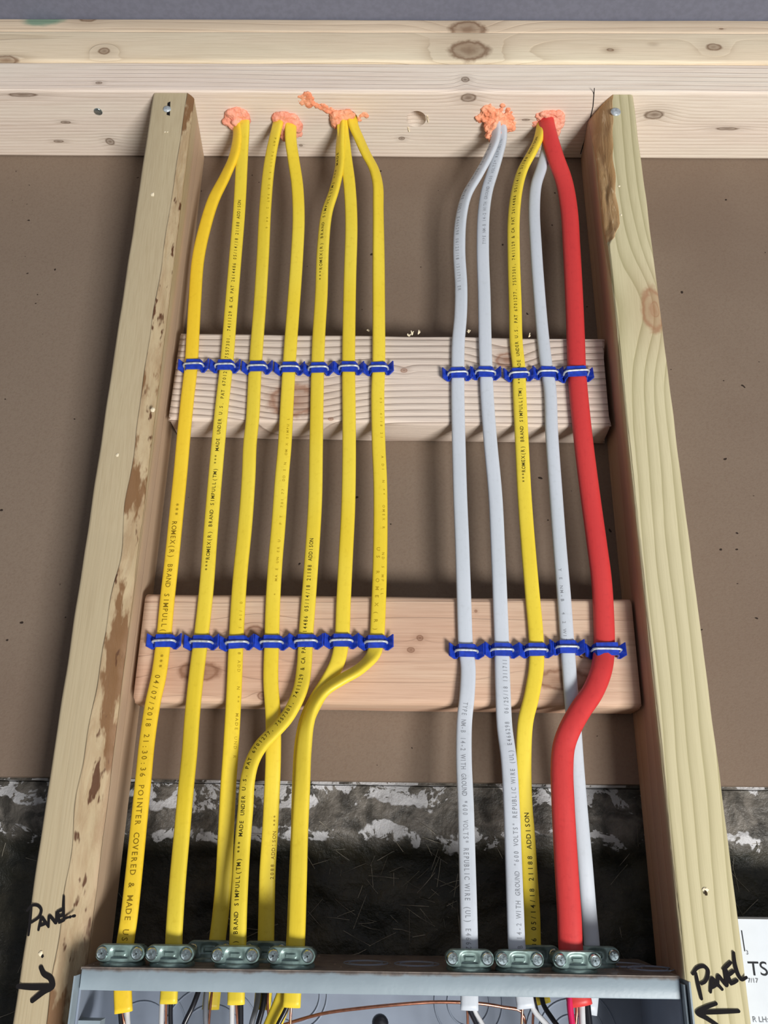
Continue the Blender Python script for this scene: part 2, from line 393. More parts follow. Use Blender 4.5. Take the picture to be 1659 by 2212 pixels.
tag(p2, 'middle plate of the header with a large oval brown knot on its face', 'plank', 'stacked header plates')
p3 = beam('top_plate', 'X', (-1.3, YF, .0745), (1.7, DB, .0922), .0025, M_P3, seg=120, jit=.0005, seed=11)
tag(p3, 'uppermost narrow plank under the grey ceiling with a green paint smear', 'plank', 'stacked header plates')
# drilled holes
cb = MB()
HOLES = [(512, 262), (617, 262), (748, 256), (1068, 262), (1187, 262)]
for (x, y) in HOLES:
    q = bz(x, y, 0); cb.cyl((q.x, q.y, -.01), (0, 0, 1), .0105, .034, 28)
q = bz(899, 257, 0); N = 36
def rim(rr, z, s): return [(q.x+rr*(1+.05*noise.noise(Vector((math.cos(a*6.283/N)*3+s, math.sin(a*6.283/N)*3, s))))*math.cos(a*6.283/N), q.y+rr*math.sin(a*6.283/N)*1.02, z) for a in range(N)]
vv = rim(.0093, -.01, 1)+rim(.0091, .006, 1)+rim(.0086, .020, 2)+[(q.x-.001, q.y+.001, .0225)]
ff = [(j*N+i, j*N+(i+1) % N, (j+1)*N+(i+1) % N, (j+1)*N+i) for j in range(2) for i in range(N)]+[(2*N+i, 2*N+(i+1) % N, 3*N) for i in range(N)]+[tuple(range(N-1, -1, -1))]
cb.add(vv, ff)
cut(p1, cb.obj('cutter', None))
def on_p1(mb, name, mat): o = mb.obj(name, mat, origin=(0, 0, 0)); o.parent = p1; o.location = -p1.location; return o
b = MB(); b.ribbon([bz(1284, 190, -.0001), bz(1281, 230, -.0001), bz(1268, 285, -.0001), bz(1254, 332, -.0001)], .0007, (0, 0, -1)); on_p1(b, 'pencil_line', M_INK)
b = MB()
for (x, y, s) in ((923, 256, 1), (882, 279, .7)):
    c = bz(x, y, -.0004); b.add([c+Vector((-.0012*s, -.003*s, 0)), c+Vector((.0006*s, -.003*s, -.0012*s)), c+Vector((.0018*s, .005*s, 0)), c+Vector((-.0004*s, .003*s, .0012))], [(0, 1, 2, 3)])
    b.tube([c+Vector((-.0006, -.0034, 0))*s, c+Vector((.0012, .004, -.0004))*s], .0005, 5)
on_p1(b, 'wood_splinter', M_SPLIN)

# ------------------------------------------------------------------ studs
def fY(z): return -.0178*max(0, min(1, 1+z/.42))
def sp(x, y, off=.0004):
    c = bp(x, y, 0)
    for _ in range(4): c = bp(x, y, fY(c.z)-off)
    return c
def stud(name, inner, sgn, mat, wane, label, skew, ztop=-.0005):
    """inner = X of inner front corner; sgn -1: left stud. wane(z) -> (cut on the face, cut on the side)"""
    zs = []; z = ztop
    while z > -.86: zs.append(z); z -= .0035
    zs += [-1.1, -1.6, -2.0, -2.439]
    v = []; f = []; bark = []; K = None
    for z in zs:
        cx, cy = wane(z); t = min(1, max(0, -z/.6))
        bow = .0008*noise.noise(Vector((z*4, sgn, 0)))
        pts = []
        def add(x, y, w): pts.append((inner+sgn*x+bow, y, w))
        o = .038+.0006*noise.noise(Vector((z*30, 5, sgn))); r = .0028
        add(o, DB, 0)
        for a in range(5):
            an = a/4*math.pi/2; add(o-r+r*math.cos(an), r-r*math.sin(an), 0)
        add(max(.02, cx+.004), 0, 0); add(cx+.0007, 0, 0)
        M_ = 7
        for a in range(M_+1):
            u = a/M_; x = cx*(1-u); y = cy*u
            bulge = .30*4*u*(1-u)*min(cx, cy)*.5
            x -= bulge*cy/math.hypot(cx, cy)*.6; y -= bulge*cx/math.hypot(cx, cy)*.6
            n_ = .0016*noise.fractal(Vector((u*2.5+sgn*7, z*26, sgn)), 1, 2, 4)+.0006*noise.noise(Vector((u*9, z*150, 2)))
            wgt = min(1, cx/.006)*math.sin(math.pi*min(max(u, .04), .96))
            add(x+n_*wgt, y+abs(n_)*wgt, max(0, min(1, (cx-.003)/.002)))
        add(0, cy+.0008, 0)
        add(-skew*sgn*sgn*((DB*.5)/DB)*1.0, DB*.55, 0); add(-skew, DB, 0)
        K = len(pts)
        for (x, y, w) in pts:
            y = max(y, -.0004); e = fY(z)*(1-y/DB); v.append((x-(CP.x-x)*e/.6, y+e, z)); bark.append(w)
    for s in range(len(zs)-1):
        f += [(s*K+i, s*K+(i+1) % K, (s+1)*K+(i+1) % K, (s+1)*K+i) for i in range(K)]
    f += [tuple(range(K)), tuple((len(zs)-1)*K+i for i in range(K-1, -1, -1))]
    org = Vector((inner+sgn*.019, .03, -2.439))
    o = mesh_obj(name, v, f, mat, origin=org)
    bm = bmesh.new(); bm.from_mesh(o.data); bmesh.ops.recalc_face_normals(bm, faces=bm.faces); bm.to_mesh(o.data); bm.free()
    at = o.data.attributes.new('bark', 'FLOAT', 'POINT'); at.data.foreach_set('value', bark)
    for p in o.data.polygons: p.use_smooth = len(p.vertices) == 4
    o.data.set_sharp_from_angle(angle=math.radians(50))
    return tag(o, label, 'stud', 'wall studs beside the panel')
def wl(z):
    c = lerp_tab([(-.86, .0175), (-.72, .017), (-.62, .0165), (-.5, .013), (-.42, .0105), (-.3, .0105), (-.2, .0085), (-.1, .0068), (0, .0052)], z)
    c *= 1+.22*noise.noise(Vector((3, z*24, 0))); return c, c*.55+.002
def wr(z):
    c = lerp_tab([(-.86, .0016), (-.162, .0014), (-.152, .0065), (-.14, .0115), (-.11, .0115), (-.08, .012), (-.04, .0145), (-.01, .0175), (0, .019)], z)
    c *= 1+.12*noise.noise(Vector((8, z*50, 0))); return c, c*(.75+.5*max(0, 1+z/.06))+.0006
def two_tone(t, P, c):
    # the inner side of this stud is tinted darker and redder than its face
    sp_ = t.n('ShaderNodeSeparateXYZ'); t.l(P, sp_.inputs[0])
    m_ = t.ma('MULTIPLY', t.sm(sp_.outputs[0], .3765, .3745), t.sm(t.ma('ADD', sp_.outputs[1], t.ma('MULTIPLY', t.noise(P, 60, 3), .006)), .002, .012))
    return t.mix(t.ma('MULTIPLY', m_, .75), c, sr(178, 136, 118))
kr = [k(sp(1412, 668), .0100, .018, 2.1), k(sp(1415, 668), .0040, 0, 2.2)]
def left_side(t, P, c):
    sp_ = t.n('ShaderNodeSeparateXYZ'); t.l(P, sp_.inputs[0])
    m_ = t.sm(t.ma('ADD', sp_.outputs[1], t.ma('MULTIPLY', t.noise(P, 60, 3), .006)), .008, .020)
    m_ = t.ma('MULTIPLY', m_, t.sm(sp_.outputs[0], -.006, -.002))
    return t.mix(t.ma('MULTIPLY', m_, .6), c, sr(205, 172, 146))
M_SL = wood('left_stud_pine', 'Z', sr(196, 181, 148), sr(158, 136, 102), (-.10, .2), 60, [], line=.22, warp=.012, stretch=14, pink=sr(188, 171, 140), bark=True,
            barkcol=(sr(186, 167, 134), sr(168, 144, 112), sr(126, 94, 64), sr(92, 62, 42)), seed=3, fine=.28, hook=left_side)
M_SR = wood('right_stud_pine', 'Z', sr(208, 198, 162), sr(150, 140, 98), (.500, -.05), 125, kr, line=.75, warp=.013, stretch=6, pink=sr(200, 190, 152), bark=True, hook=lambda t, P, c: two_tone(t, P, c),
            barkcol=(sr(204, 170, 126), sr(184, 146, 100), sr(120, 76, 50), sr(226, 198, 156)), seed=6.3, kcol=sr(158, 112, 82), fine=.15, sharp=3, lmask=(.1, .4), bthr=(.60, .63))

sl = stud('stud', 0.0012, -1, M_SL, wl, 'left stud with a bark-stained inner edge, marked PANEL and a right-pointing arrow', .0)
srt = stud('stud', .3737, 1, M_SR, wr, 'right stud with rounded barky top corner and big knot, marked PANEL and a left-pointing arrow', -.0)
def child(mb, par, name, mat, smooth=False):
    o = mb.obj(name, mat, origin=(0, 0, 0), smooth=smooth); o.parent = par; o.location = -par.location; return o
# marker writing, as strokes of ink on the stud faces
def strokes(par, lst, off, sc, wd, name='marker_writing'):
    b = MB()
    for si, s in enumerate(lst):
        pts = spline([bp(off[0]+x/sc, off[1]+y/sc, -.0007) for x, y in s], .0006)
        for i, q in enumerate(pts):
            r_ = wd/2*(.85+.25*math.sin(i/len(pts)*3.1)); b.add([q+Vector((math.cos(a*.6283)*r_, -4e-7*i-2e-5*si, math.sin(a*.6283)*r_)) for a in range(10)], [tuple(range(10))])
    child(b, par, name, M_INK)
LP = [[(188, 985), (180, 1070), (170, 1160)], [(162, 1015), (190, 985), (225, 985), (246, 1010), (235, 1050), (190, 1085)],
      [(230, 1130), (240, 1090), (250, 1058), (268, 1080), (288, 1108)], [(240, 1106), (275, 1090)],
      [(290, 1112), (296, 1048), (318, 1070), (334, 1088), (338, 1028)], [(346, 1020), (350, 1050), (354, 1086)], [(346, 1022), (374, 1008)], [(350, 1052), (374, 1042)], [(354, 1086), (382, 1072)],
      [(382, 930), (380, 1000), (386, 1060), (404, 1056)], [(412, 1054), (420, 1052)], [(434, 1048), (446, 1046)]]
LA = [[(108, 1467), (200, 1472), (312, 1468)], [(245, 1356), (262, 1392), (302, 1420), (312, 1465), (262, 1498), (194, 1552)]]
strokes(sl, LP, (0, 1600), 2.765, .0018); strokes(sl, LA, (0, 1600), 2.765, .0034, 'marker_arrow')
RP = [[(938, 1165), (962, 1280), (995, 1420)], [(908, 1172), (955, 1112), (1020, 1098), (1058, 1135), (1055, 1200), (1030, 1250), (995, 1270)],
      [(1085, 1352), (1090, 1290), (1102, 1222), (1150, 1270), (1200, 1325)], [(1085, 1315), (1150, 1275)],
      [(1160, 1290), (1165, 1195), (1205, 1240), (1245, 1285), (1228, 1150)], [(1240, 1130), (1262, 1200), (1290, 1270)], [(1215, 1128), (1285, 1060)], [(1258, 1190), (1312, 1148)], [(1290, 1272), (1348, 1238)],
      [(1316, 962), (1330, 1080), (1362, 1180), (1395, 1228), (1440, 1208)]]
RA = [[(1366, 1545), (1200, 1550), (955, 1560)], [(1140, 1470), (1045, 1505), (956, 1560), (1040, 1612), (1160, 1690)]]
strokes(srt, RP, (1300, 1850), 4.62, .0022); strokes(srt, RA, (1300, 1850), 4.62, .0025, 'marker_arrow')
# torn flecks and holes on the studs
def fleck(par, x, y, s, Y=-.0004, mat=None, n=6, name='torn_fleck'):
    b = MB(); c = sp(x, y, -Y); rnd = random.Random(int(x*7+y))
    pts = [c+Vector((math.cos(a*2*math.pi/n)*s*rnd.uniform(.5, 1.1), 0, math.sin(a*2*math.pi/n)*s*rnd.uniform(.6, 1.2))) for a in range(n)]
    b.add(pts+[c+Vector((0, -s*.25, s*.2))], [(i, (i+1) % n, n) for i in range(n)]); return child(b, par, name, mat or M_SPLIN)
for (x, y, s) in ((330, 420, .0026), (254, 983, .0016), (356, 285, .0012), (362, 285, .0010), (331, 885, .0022)): fleck(sl, x, y, s)
fleck(sl, 88, 2060, .0018)
fleck(sl, 92, 2066, .0011, -.0008, M_INK, name='nail_hole')
for (x, y, s) in ((1524, 1922, .0022), (1338, 402, .0012), (1342, 464, .0014)): fleck(srt, x, y, s)
fleck(srt, 1525, 1930, .0016, -.0012, M_DARKHOLE, name='nail_hole')
# nails
def nail(x, y, Y, r, label, normal=(0, -1, 0), mat=None, z=None):
    c = sp(x, y, -Y) if z is None else bz(x, y, z)
    b = MB(); b.lathe(c, normal, [(0.0, .0014), (r*.55, .0013), (r*.9, .0009), (r, .0003), (r, -.0004), (r*.35, -.0006), (r*.33, -.004), (0, -.006)], 20)
    return tag(b.obj('nail', mat or M_STEEL, origin=c, smooth=True), label, 'nail')
nail(361, 236, -.0002, .0036, 'silver nail head half driven into the top of the left stud')
nail(1330, 242, -.0002, .0046, 'grey nail head near the top of the right stud')
nail(212, 241, 0, .0040, 'shiny screw head in the header underside left of the left stud', (0, 0, -1), M_SCREW, z=-.0002)
b = MB(); b.add([sp(362, 222, .0003), sp(368, 219, .0003), sp(367, 250, .0003), sp(360, 248, .0003)], [(0, 1, 2, 3)]); child(b, sl, 'nail_gouge', M_INK)

# ------------------------------------------------------------------ blocking
kb1 = [k(bp(634, 868, .028), .0155, .034, 1.35), k(bp(1098, 778, .026), .0075, .012, 1.5), k(bp(873, 800, .026), .0022, .003, 1.3), k(bp(714, 905, .026), .0016, .001, 1.5)]
kb2 = [k(bp(550, 1368, .026), .0060, .012, 1.4), k(bp(1218, 1468, .026), .0080, .010, 2.6), k(bp(430, 1450, .026), .0070, .010, 2.2), k(bp(907, 1378, .026), .0022, .002, 1.2),
       k(bp(1028, 1320, .026), .0012, .001, 1), k(bp(568, 1503, .026), .0030, .006, 1.4), k(bp(888, 1404, .026), .002, .003, 1.4)]
M_B1 = wood('rough_spruce_block', 'X', sr(230, 215, 200), sr(128, 102, 84), (.03, -.62), 165, kb1, line=.75, lmask=(.1, .45), warp=.0035, stretch=10, pink=sr(224, 205, 190), bump=.0011, seed=2, kcol=sr(150, 104, 78), fine=.18, sharp=4)
M_B2 = wood('pinkish_spruce_block', 'X', sr(218, 192, 166), sr(158, 116, 90), (.10, -.40), 90, kb2, line=.32, warp=.014, stretch=8, pink=sr(206, 168, 143), seed=8, fine=.32, kcol=sr(122, 82, 58))
b1 = beam('blocking', 'X', (.0082, .026, -.3125), (.3695, DB, -.2280), .0030, M_B1, seg=70, jit=.0007, rot=math.radians(.5), endjit=.004, seed=2)
tag(b1, 'upper horizontal block with rough ridged pale face between the studs', 'block', 'horizontal blocks between the studs')
b2 = beam('blocking', 'X', (.0058, .026, -.5400), (.3712, DB, -.4585), .0052, M_B2, seg=70, jit=.0004, rot=math.radians(-.0), endjit=.001, seed=3)
tag(b2, 'lower horizontal block with smooth pinkish face between the studs', 'block', 'horizontal blocks between the studs')
b = MB(); rnd = random.Random(3)
for (x, y) in ((797, 716), (884, 728), (890, 724), (1012, 719), (903, 722), (1142, 728)):
    c = bp(x, y, .030)
    for j in range(4): b.tube([c, c+Vector((rnd.uniform(-.002, .002), rnd.uniform(-.003, 0), rnd.uniform(.0005, .003)))], .0004, 4)
tag(child(b, b1, 'splinters', M_SPLIN), kind='stuff')
b = MB(); c = bp(1262, 1417, .0258)
for s_ in (-1, 1): b.tube([c+Vector((s_*.0022+.0014*math.cos(a*.6), -.0008, .0013*math.sin(a*.6))) for a in range(10)], .0004, 5)
tag(b.obj('wire_scrap', M_COPPER, origin=c), 'tiny curled copper scrap on the lower block beside the red cable', 'wire')

# ------------------------------------------------------------------ cables
GL = {}
def glyph(ch):
    if ch in GL: return GL[ch]
    cu = bpy.data.curves.new('g', 'FONT'); cu.body = ch; cu.size = 1; cu.resolution_u = 2; cu.offset = .009
    o = bpy.data.objects.new('g', cu); COL.objects.link(o); bpy.context.view_layer.update()
    me = bpy.data.meshes.new_from_object(o.evaluated_get(bpy.context.evaluated_depsgraph_get()))
    V = [(v.co.x, v.co.y) for v in me.vertices]; F = [tuple(p.vertices) for p in me.polygons]
    if V:
        x0 = min(a for a, _ in V); x1 = max(a for a, _ in V); V = [(a-(x0+x1)/2, b_) for a, b_ in V]
    bpy.data.objects.remove(o); bpy.data.curves.remove(cu); bpy.data.meshes.remove(me)
    GL[ch] = (V, F); return GL[ch]
DEPTH_F = [(255, .0115), (300, .015), (380, .020), (520, .0228), (790, .0232), (1385, .0232), (1520, .0200), (1750, .012), (2040, .003), (2300, .003)]
DEPTH_B = [(255, .0115), (300, .015), (380, .020), (520, .0228), (790, .0232), (1385, .0232), (1560, .0232), (1750, .028), (2040, .035), (2300, .036)]
class Cable:
    def __init__(s, label, pts, depth, mat, w=.0110, t=.0052, n=3.0, twist=((0, 0), (1, 0)), over=None, into=True, group='yellow cables'):
        s.w, s.t, s.n = w/2, t/2, n
        P = []
        for (x, y) in pts:
            Y = lerp_tab(depth, y)
            if over: Y += lerp_tab(over, y)
            P.append(bp(x, y, Y))
        if into:
            q = P[0]; hx, hy = into; P = [Vector((hx, hy, .021)), Vector((hx, hy, .008))]+[p for p in P if p.z < -.001]
        s.c = spline(P, .0028); L = len(s.c)
        s.s = [0]
        for a, b_ in zip(s.c, s.c[1:]): s.s.append(s.s[-1]+(b_-a).length)
        s.T = [(s.c[min(i+1, L-1)]-s.c[max(i-1, 0)]).normalized() for i in range(L)]
        s.py = [project(p)[1] for p in s.c]
        s.Wd, s.N = [], []
        for i in range(L):
            t_ = s.T[i]; wdir = Vector((0, -1, 0)).cross(t_).normalized()*1
            if wdir.x < 0: wdir = -wdir
            n_ = wdir.cross(t_); n_ = n_ if n_.y < 0 else -n_
            a = math.radians(lerp_tab(list(twist), s.py[i]))
            w2 = wdir*math.cos(a)+n_*math.sin(a); n2 = n_*math.cos(a)-wdir*math.sin(a)
            s.Wd.append(w2.normalized()); s.N.append(n2.normalized())
        v = []; K = 20
        for i in range(L):
            for k_ in range(K):
                an = 2*math.pi*k_/K; ca, sa = math.cos(an), math.sin(an)
                x = s.w*math.copysign(abs(ca)**(2/s.n), ca); y = s.t*math.copysign(abs(sa)**(2/s.n), sa)
                v.append(s.c[i]+s.Wd[i]*x+s.N[i]*y)
        f = [(i*K+q_, i*K+(q_+1) % K, (i+1)*K+(q_+1) % K, (i+1)*K+q_) for i in range(L-1) for q_ in range(K)]
        f += [tuple(range(K-1, -1, -1)), tuple((L-1)*K+q_ for q_ in range(K))]
        s.root = thing('electrical_cable', tuple(s.c[-1])); tag(s.root, label, 'cable', group)
        o = mesh_obj('jacket', v, f, mat, s.root, smooth=True); o['_w'] = tuple(s.c[-1]); s.jk = o
        bm = bmesh.new(); bm.from_mesh(o.data); bmesh.ops.recalc_face_normals(bm, faces=bm.faces); bm.to_mesh(o.data); bm.free()
    def at(s, u):
        import bisect
        i = min(max(bisect.bisect(s.s, u)-1, 0), len(s.s)-2); f = (u-s.s[i])/(s.s[i+1]-s.s[i]); f = min(max(f, 0), 1)
        return s.c[i].lerp(s.c[i+1], f), s.T[i].lerp(s.T[i+1], f), s.Wd[i].lerp(s.Wd[i+1], f), s.N[i].lerp(s.N[i+1], f)
    def s_of(s, y):
        for i in range(len(s.py)-1):
            if s.py[i] <= y <= s.py[i+1]: return s.s[i]+(y-s.py[i])/(s.py[i+1]-s.py[i])*(s.s[i+1]-s.s[i])
        return s.s[-1] if y > s.py[-1] else s.s[0]
    def text(s, body, ya, yb, h=.0034, lat=0, mat=None, name='printed_text', skip=0.0):
        """print from picture height ya to yb; ya > yb reads upwards"""
        a, b_ = s.s_of(ya), s.s_of(yb); n = len(body); pitch = (b_-a)/n; sg = 1 if b_ > a else -1
        V, F = [], []; rnd = random.Random(len(body)+int(ya))
        for i, ch in enumerate(body):
            if ch == ' ' or rnd.random() < skip: continue
            gv, gf = glyph(ch); base = len(V); u0 = a+pitch*(i+.5)
            sx = min(abs(pitch)*.80/.62, h*1.5)
            for (gx, gy) in gv:
                u = u0+sg*gx*sx; la = lat+(gy-.35)*h*sg*1.35*(-1)*(-1)
                c, T, Wd, N = s.at(u)
                la2 = max(-.97*s.w, min(.97*s.w, la))
                hh = s.t*(1-abs(la2/s.w)**s.n)**(1/s.n)+.00008
                V.append(c+Wd*la2*(1)+N*hh)
            F += [tuple(base+q_ for q_ in t_) for t_ in gf]
        return mesh_obj(name, V, F, mat or M_PRINT, s.jk)
    def wires(s, lst):
        for (nm, mat, r, pts) in lst:
            q_ = [bp(*p) for p in pts]; q_.append(q_[-1]+(q_[-1]-q_[-2]).normalized()*.05+Vector((0, .006, -.05)))
            b_ = MB(); b_.tube(spline(q_, .003), r, 8); b_.obj(nm, mat, s.root, smooth=True)
def hole(i, dx=0, dy=0):
    q_ = bz(*HOLES[i], 0); return (q_.x+dx, q_.y+dy)
TXT = '***ROMEX(R) BRAND SIMPULL(TM) *** MADE UNDER U.S. PAT 6701277, 7557301, 7411129 & CA PAT 2614486 05/14/18 21188 ADDISON'
TXW = 'TYPE NM-B 14-2 WITH GROUND *600 VOLTS* REPUBLIC WIRE (UL) E466298 06/25/18 1311711'
GY = 'yellow cables stapled in a row'; GW = 'white cables stapled in a row'
y1 = Cable('first yellow cable from the left stud, warm yellow with thin brown print', [(513, 290), (506, 335), (487, 380), (462, 430), (443, 490), (428, 560), (421, 650), (417, 720), (413, 790), (405, 860), (397, 940), (390, 1020), (382, 1100), (372, 1200), (361, 1300), (353, 1385), (343, 1460), (330, 1520), (318, 1600), (310, 1680), (300, 1780), (290, 1880), (279, 1980), (268, 2060), (265, 2120), (267, 2187)],
           DEPTH_F, M_YELW, twist=[(255, 55), (330, 30), (440, 5), (560, 0)], into=hole(0, -.002), group=GY)
y1.text('*** ROMEX(R) BRAND SIMPULL(TM) *** 04/07/2018 21:30:36 POINTER COVERED & MADE US PATS', 1088, 2110, .0040, 0, M_PRINTL)
y2 = Cable('second yellow cable from the left stud, printed black above the lower block', [(527, 262), (523, 340), (517, 450), (508, 560), (498, 680), (490, 780), (477, 900), (465, 1030), (455, 1150), (446, 1270), (434, 1380), (424, 1460), (415, 1550), (410, 1620), (402, 1700), (393, 1800), (384, 1900), (377, 2000), (374, 2060), (367, 2120), (364, 2168)],
           DEPTH_F, M_YEL, twist=[(255, 15), (450, -8), (1000, -5), (1400, 5), (1700, 12)], into=hole(0, .005), group=GY)
y2.text(TXT, 1236, 436, .0030, -.0002)
y3 = Cable('third yellow cable from the left stud, dropping to the back row clamp', [(600, 268), (588, 320), (580, 370), (573, 450), (568, 550), (562, 650), (556, 730), (551, 800), (546, 900), (540, 960), (537, 1030), (530, 1130), (520, 1230), (516, 1280), (510, 1385), (506, 1480), (502, 1560), (497, 1640), (493, 1700), (488, 1800), (483, 1900), (476, 1980), (468, 2045), (462, 2110), (455, 2180)],
           DEPTH_B, M_YEL, twist=[(255, 25), (500, 8), (1300, 5), (1500, -12)], into=hole(1, -.006), group=GY)
y3.text('PAT 7411129 & CA PAT 2614486', 300, 500, .0022, .0032, M_GHOST, skip=.2)
y3.text('05/14/18 2088 ADDISON *** MADE UNDER', 1300, 1640, .0022, .0030, M_GHOST, skip=.35)
y4 = Cable('fourth yellow cable from the left stud, crossed in front by its neighbour', [(628, 300), (634, 345), (642, 400), (645, 470), (641, 560), (634, 660), (628, 740), (624, 800), (620, 870), (615, 962), (609, 1030), (601, 1140), (595, 1210), (590, 1290), (587, 1385), (585, 1470), (590, 1550), (590, 1640), (587, 1720), (583, 1800), (578, 1880), (576, 1960), (574, 2050), (572, 2110), (566, 2180)],
           DEPTH_B, M_YEL, twist=[(255, -20), (500, -8), (1500, 0)], into=hole(1, .005), group=GY)
y4.text('*** MADE UNDER U.S. PAT 6701277 ADDISON ROMEX SIMPULL', 1290, 905, .0020, .0018, M_GHOST, skip=.3)
y4.text('2088 ADDISON ***', 1900, 1760, .0024, .0034, M_PRINTL)
y5 = Cable('fifth yellow cable from the left stud, swerving left across its neighbour below the lower block', [(735, 315), (734, 355), (722, 410), (706, 460), (698, 530), (694, 640), (689, 720), (686, 800), (685, 850), (683, 962), (681, 1075), (677, 1150), (670, 1250), (664, 1330), (660, 1385), (657, 1440), (648, 1492), (622, 1546), (590, 1583), (563, 1612), (545, 1645), (535, 1685), (530, 1750), (524, 1820), (520, 1880), (516, 1960), (513, 2060), (511, 2110), (510, 2170)],
           DEPTH_F, M_YEL, twist=[(255, 60), (350, 45), (480, 22), (620, 5), (1440, 5), (1530, 28), (1640, 30), (1760, 20), (1900, 15)], into=hole(2, -.004), over=[(1400, 0), (1520, -.0045), (1640, -.006), (1800, 0)], group=GY)
y5.text('***ROMEX(R) BRAND SIMPULL(TM) *** MADE', 610, 330, .0028, -.0006)
y5.text(TXT[8:], 2060, 1165, .0032, -.0006)
y6 = Cable('sixth yellow cable from the left stud, ducking behind its right neighbour at the lower block', [(741, 262), (745, 320), (755, 400), (759, 480), (756, 600), (754, 700), (753, 790), (754, 900), (754, 1000), (752, 1100), (747, 1200), (742, 1300), (738, 1385), (729, 1430), (706, 1475), (683, 1512), (665, 1550), (654, 1600), (648, 1700), (646, 1800), (642, 1900), (635, 2060), (628, 2110), (612, 2160), (590, 2212), (570, 2260)],
           [(255, .0115), (300, .015), (380, .020), (520, .0228), (790, .0232), (1385, .0232), (1520, .0215), (1750, .018), (2040, .0085), (2300, .0085)], M_YEL, twist=[(255, 0), (1400, 0), (1480, -25), (1560, -20), (1650, 0)], into=hole(2, .0015, -.003), group=GY)
y7 = Cable('seventh yellow cable, bent left over its neighbour just below the lower block', [(762, 265), (776, 300), (791, 333), (807, 363), (816, 398), (817, 450), (818, 620), (818, 790), (816, 850), (818, 962), (821, 1030), (822, 1100), (821, 1200), (818, 1300), (813, 1385), (806, 1415), (776, 1446), (738, 1468), (702, 1492), (678, 1525), (664, 1565), (657, 1620), (653, 1700), (648, 1800), (645, 1900), (639, 2060), (634, 2110), (630, 2176)],
           [(255, .0115), (300, .015), (380, .020), (520, .0228), (790, .0232), (1385, .0232), (1480, .0150), (1560, .0135), (1750, .0105), (2040, .0015), (2300, .0015)], M_YEL, twist=[(255, -35), (450, -38), (600, -18), (900, -6), (1385, 0), (1440, 45), (1520, 48), (1620, 25), (1800, 8)], into=hole(2, .006), group=GY)
y7.text('05/14/18 21188 ADDISON ***ROMEX(R) BRAND SIMPULL', 860, 1290, .0020, .0024, M_GHOST, skip=.35)
y7.text('US ROMEX(R)', 1180, 1370, .0028, -.0014, M_GHOST)
w1 = Cable('first white cable right of the open hole, grey print on both runs', [(1070, 300), (1055, 338), (1032, 380), (1008, 422), (996, 470), (992, 540), (996, 620), (995, 680), (990, 740), (989, 800), (989, 860), (991, 960), (994, 1070), (998, 1170), (1002, 1290), (1006, 1400), (1011, 1440), (1009, 1500), (1003, 1560), (1002, 1640), (1006, 1740), (1009, 1850), (1012, 1960), (1014, 2050), (1014, 2110), (1014, 2182)],
           DEPTH_F, M_WHT, twist=[(255, 50), (420, 38), (560, 15), (800, 0)], into=hole(3, .001), group=GW)
w1.text('600 VOLTS REPUBLIC WIRE (UL) E466298 06/25/18 1311711 ER', 312, 632, .0030, -.0012, M_PRINTG)
w1.text(TXW[:63], 1518, 2052, .0036, -.0006, M_PRINTG)
w2 = Cable('second white cable right of the open hole, meeting a yellow one at the panel', [(1083, 300), (1075, 335), (1064, 372), (1052, 412), (1045, 460), (1043, 540), (1046, 640), (1048, 740), (1050, 800), (1052, 850), (1059, 950), (1070, 1070), (1075, 1170), (1080, 1290), (1084, 1400), (1085, 1450), (1087, 1510), (1090, 1570), (1099, 1640), (1105, 1740), (1109, 1850), (1113, 1960), (1117, 2050), (1126, 2110), (1136, 2178)],
           DEPTH_F, M_WHT, twist=[(255, 35), (420, 15), (560, 0)], over=[(255, .003), (420, .003), (520, 0)], into=hole(3, .006), group=GW)
w2.text(TXW[:48], 532, 300, .0030, .0010, M_PRINTG)
w2.text('-B 14-2 WITH GROUND "600 VOLTS" REPUBLIC WIRE (UL) E466298  06/25/18 1311711', 2060, 1425, .0034, .0016, M_PRINTG)
y8 = Cable('single yellow cable among the white ones right of centre', [(1163, 300), (1150, 328), (1130, 365), (1117, 410), (1110, 470), (1110, 560), (1113, 660), (1115, 740), (1121, 800), (1122, 840), (1127, 950), (1133, 1070), (1141, 1180), (1150, 1285), (1156, 1350), (1159, 1405), (1158, 1445), (1148, 1505), (1135, 1560), (1131, 1640), (1133, 1740), (1138, 1800), (1143, 1880), (1149, 1980), (1151, 2050), (1158, 2110), (1172, 2168)],
           DEPTH_B, M_YEL, twist=[(255, 50), (380, 38), (520, 20), (700, 5)], into=hole(4, -.006), group='yellow cable of the right bundle')
y8.text(TXT, 1046, 300, .0030, .0002)
y8.text('486 05/14/18 21188 ADDISON', 2060, 1755, .0034, .0008)
w3 = Cable('third white cable, passing behind the red cable below the lower block', [(1180, 325), (1170, 362), (1158, 400), (1154, 450), (1158, 540), (1165, 640), (1172, 720), (1180, 790), (1188, 840), (1192, 940), (1201, 1070), (1209, 1180), (1219, 1300), (1226, 1400), (1232, 1480), (1239, 1560), (1246, 1660), (1254, 1760), (1263, 1860), (1271, 1960), (1279, 2050), (1279, 2110), (1274, 2170), (1272, 2190)],
           DEPTH_B, M_WHT, w=.0105, t=.0062, n=2.4, twist=[(255, 30), (500, 0)], into=hole(4, .001, .004), over=[(255, .004), (420, .004), (520, 0)], group=GW)
w3.text('TYPE NM-B 14-2 WITH', 1220, 1400, .0024, -.0018, M_PRINTG, skip=.1)
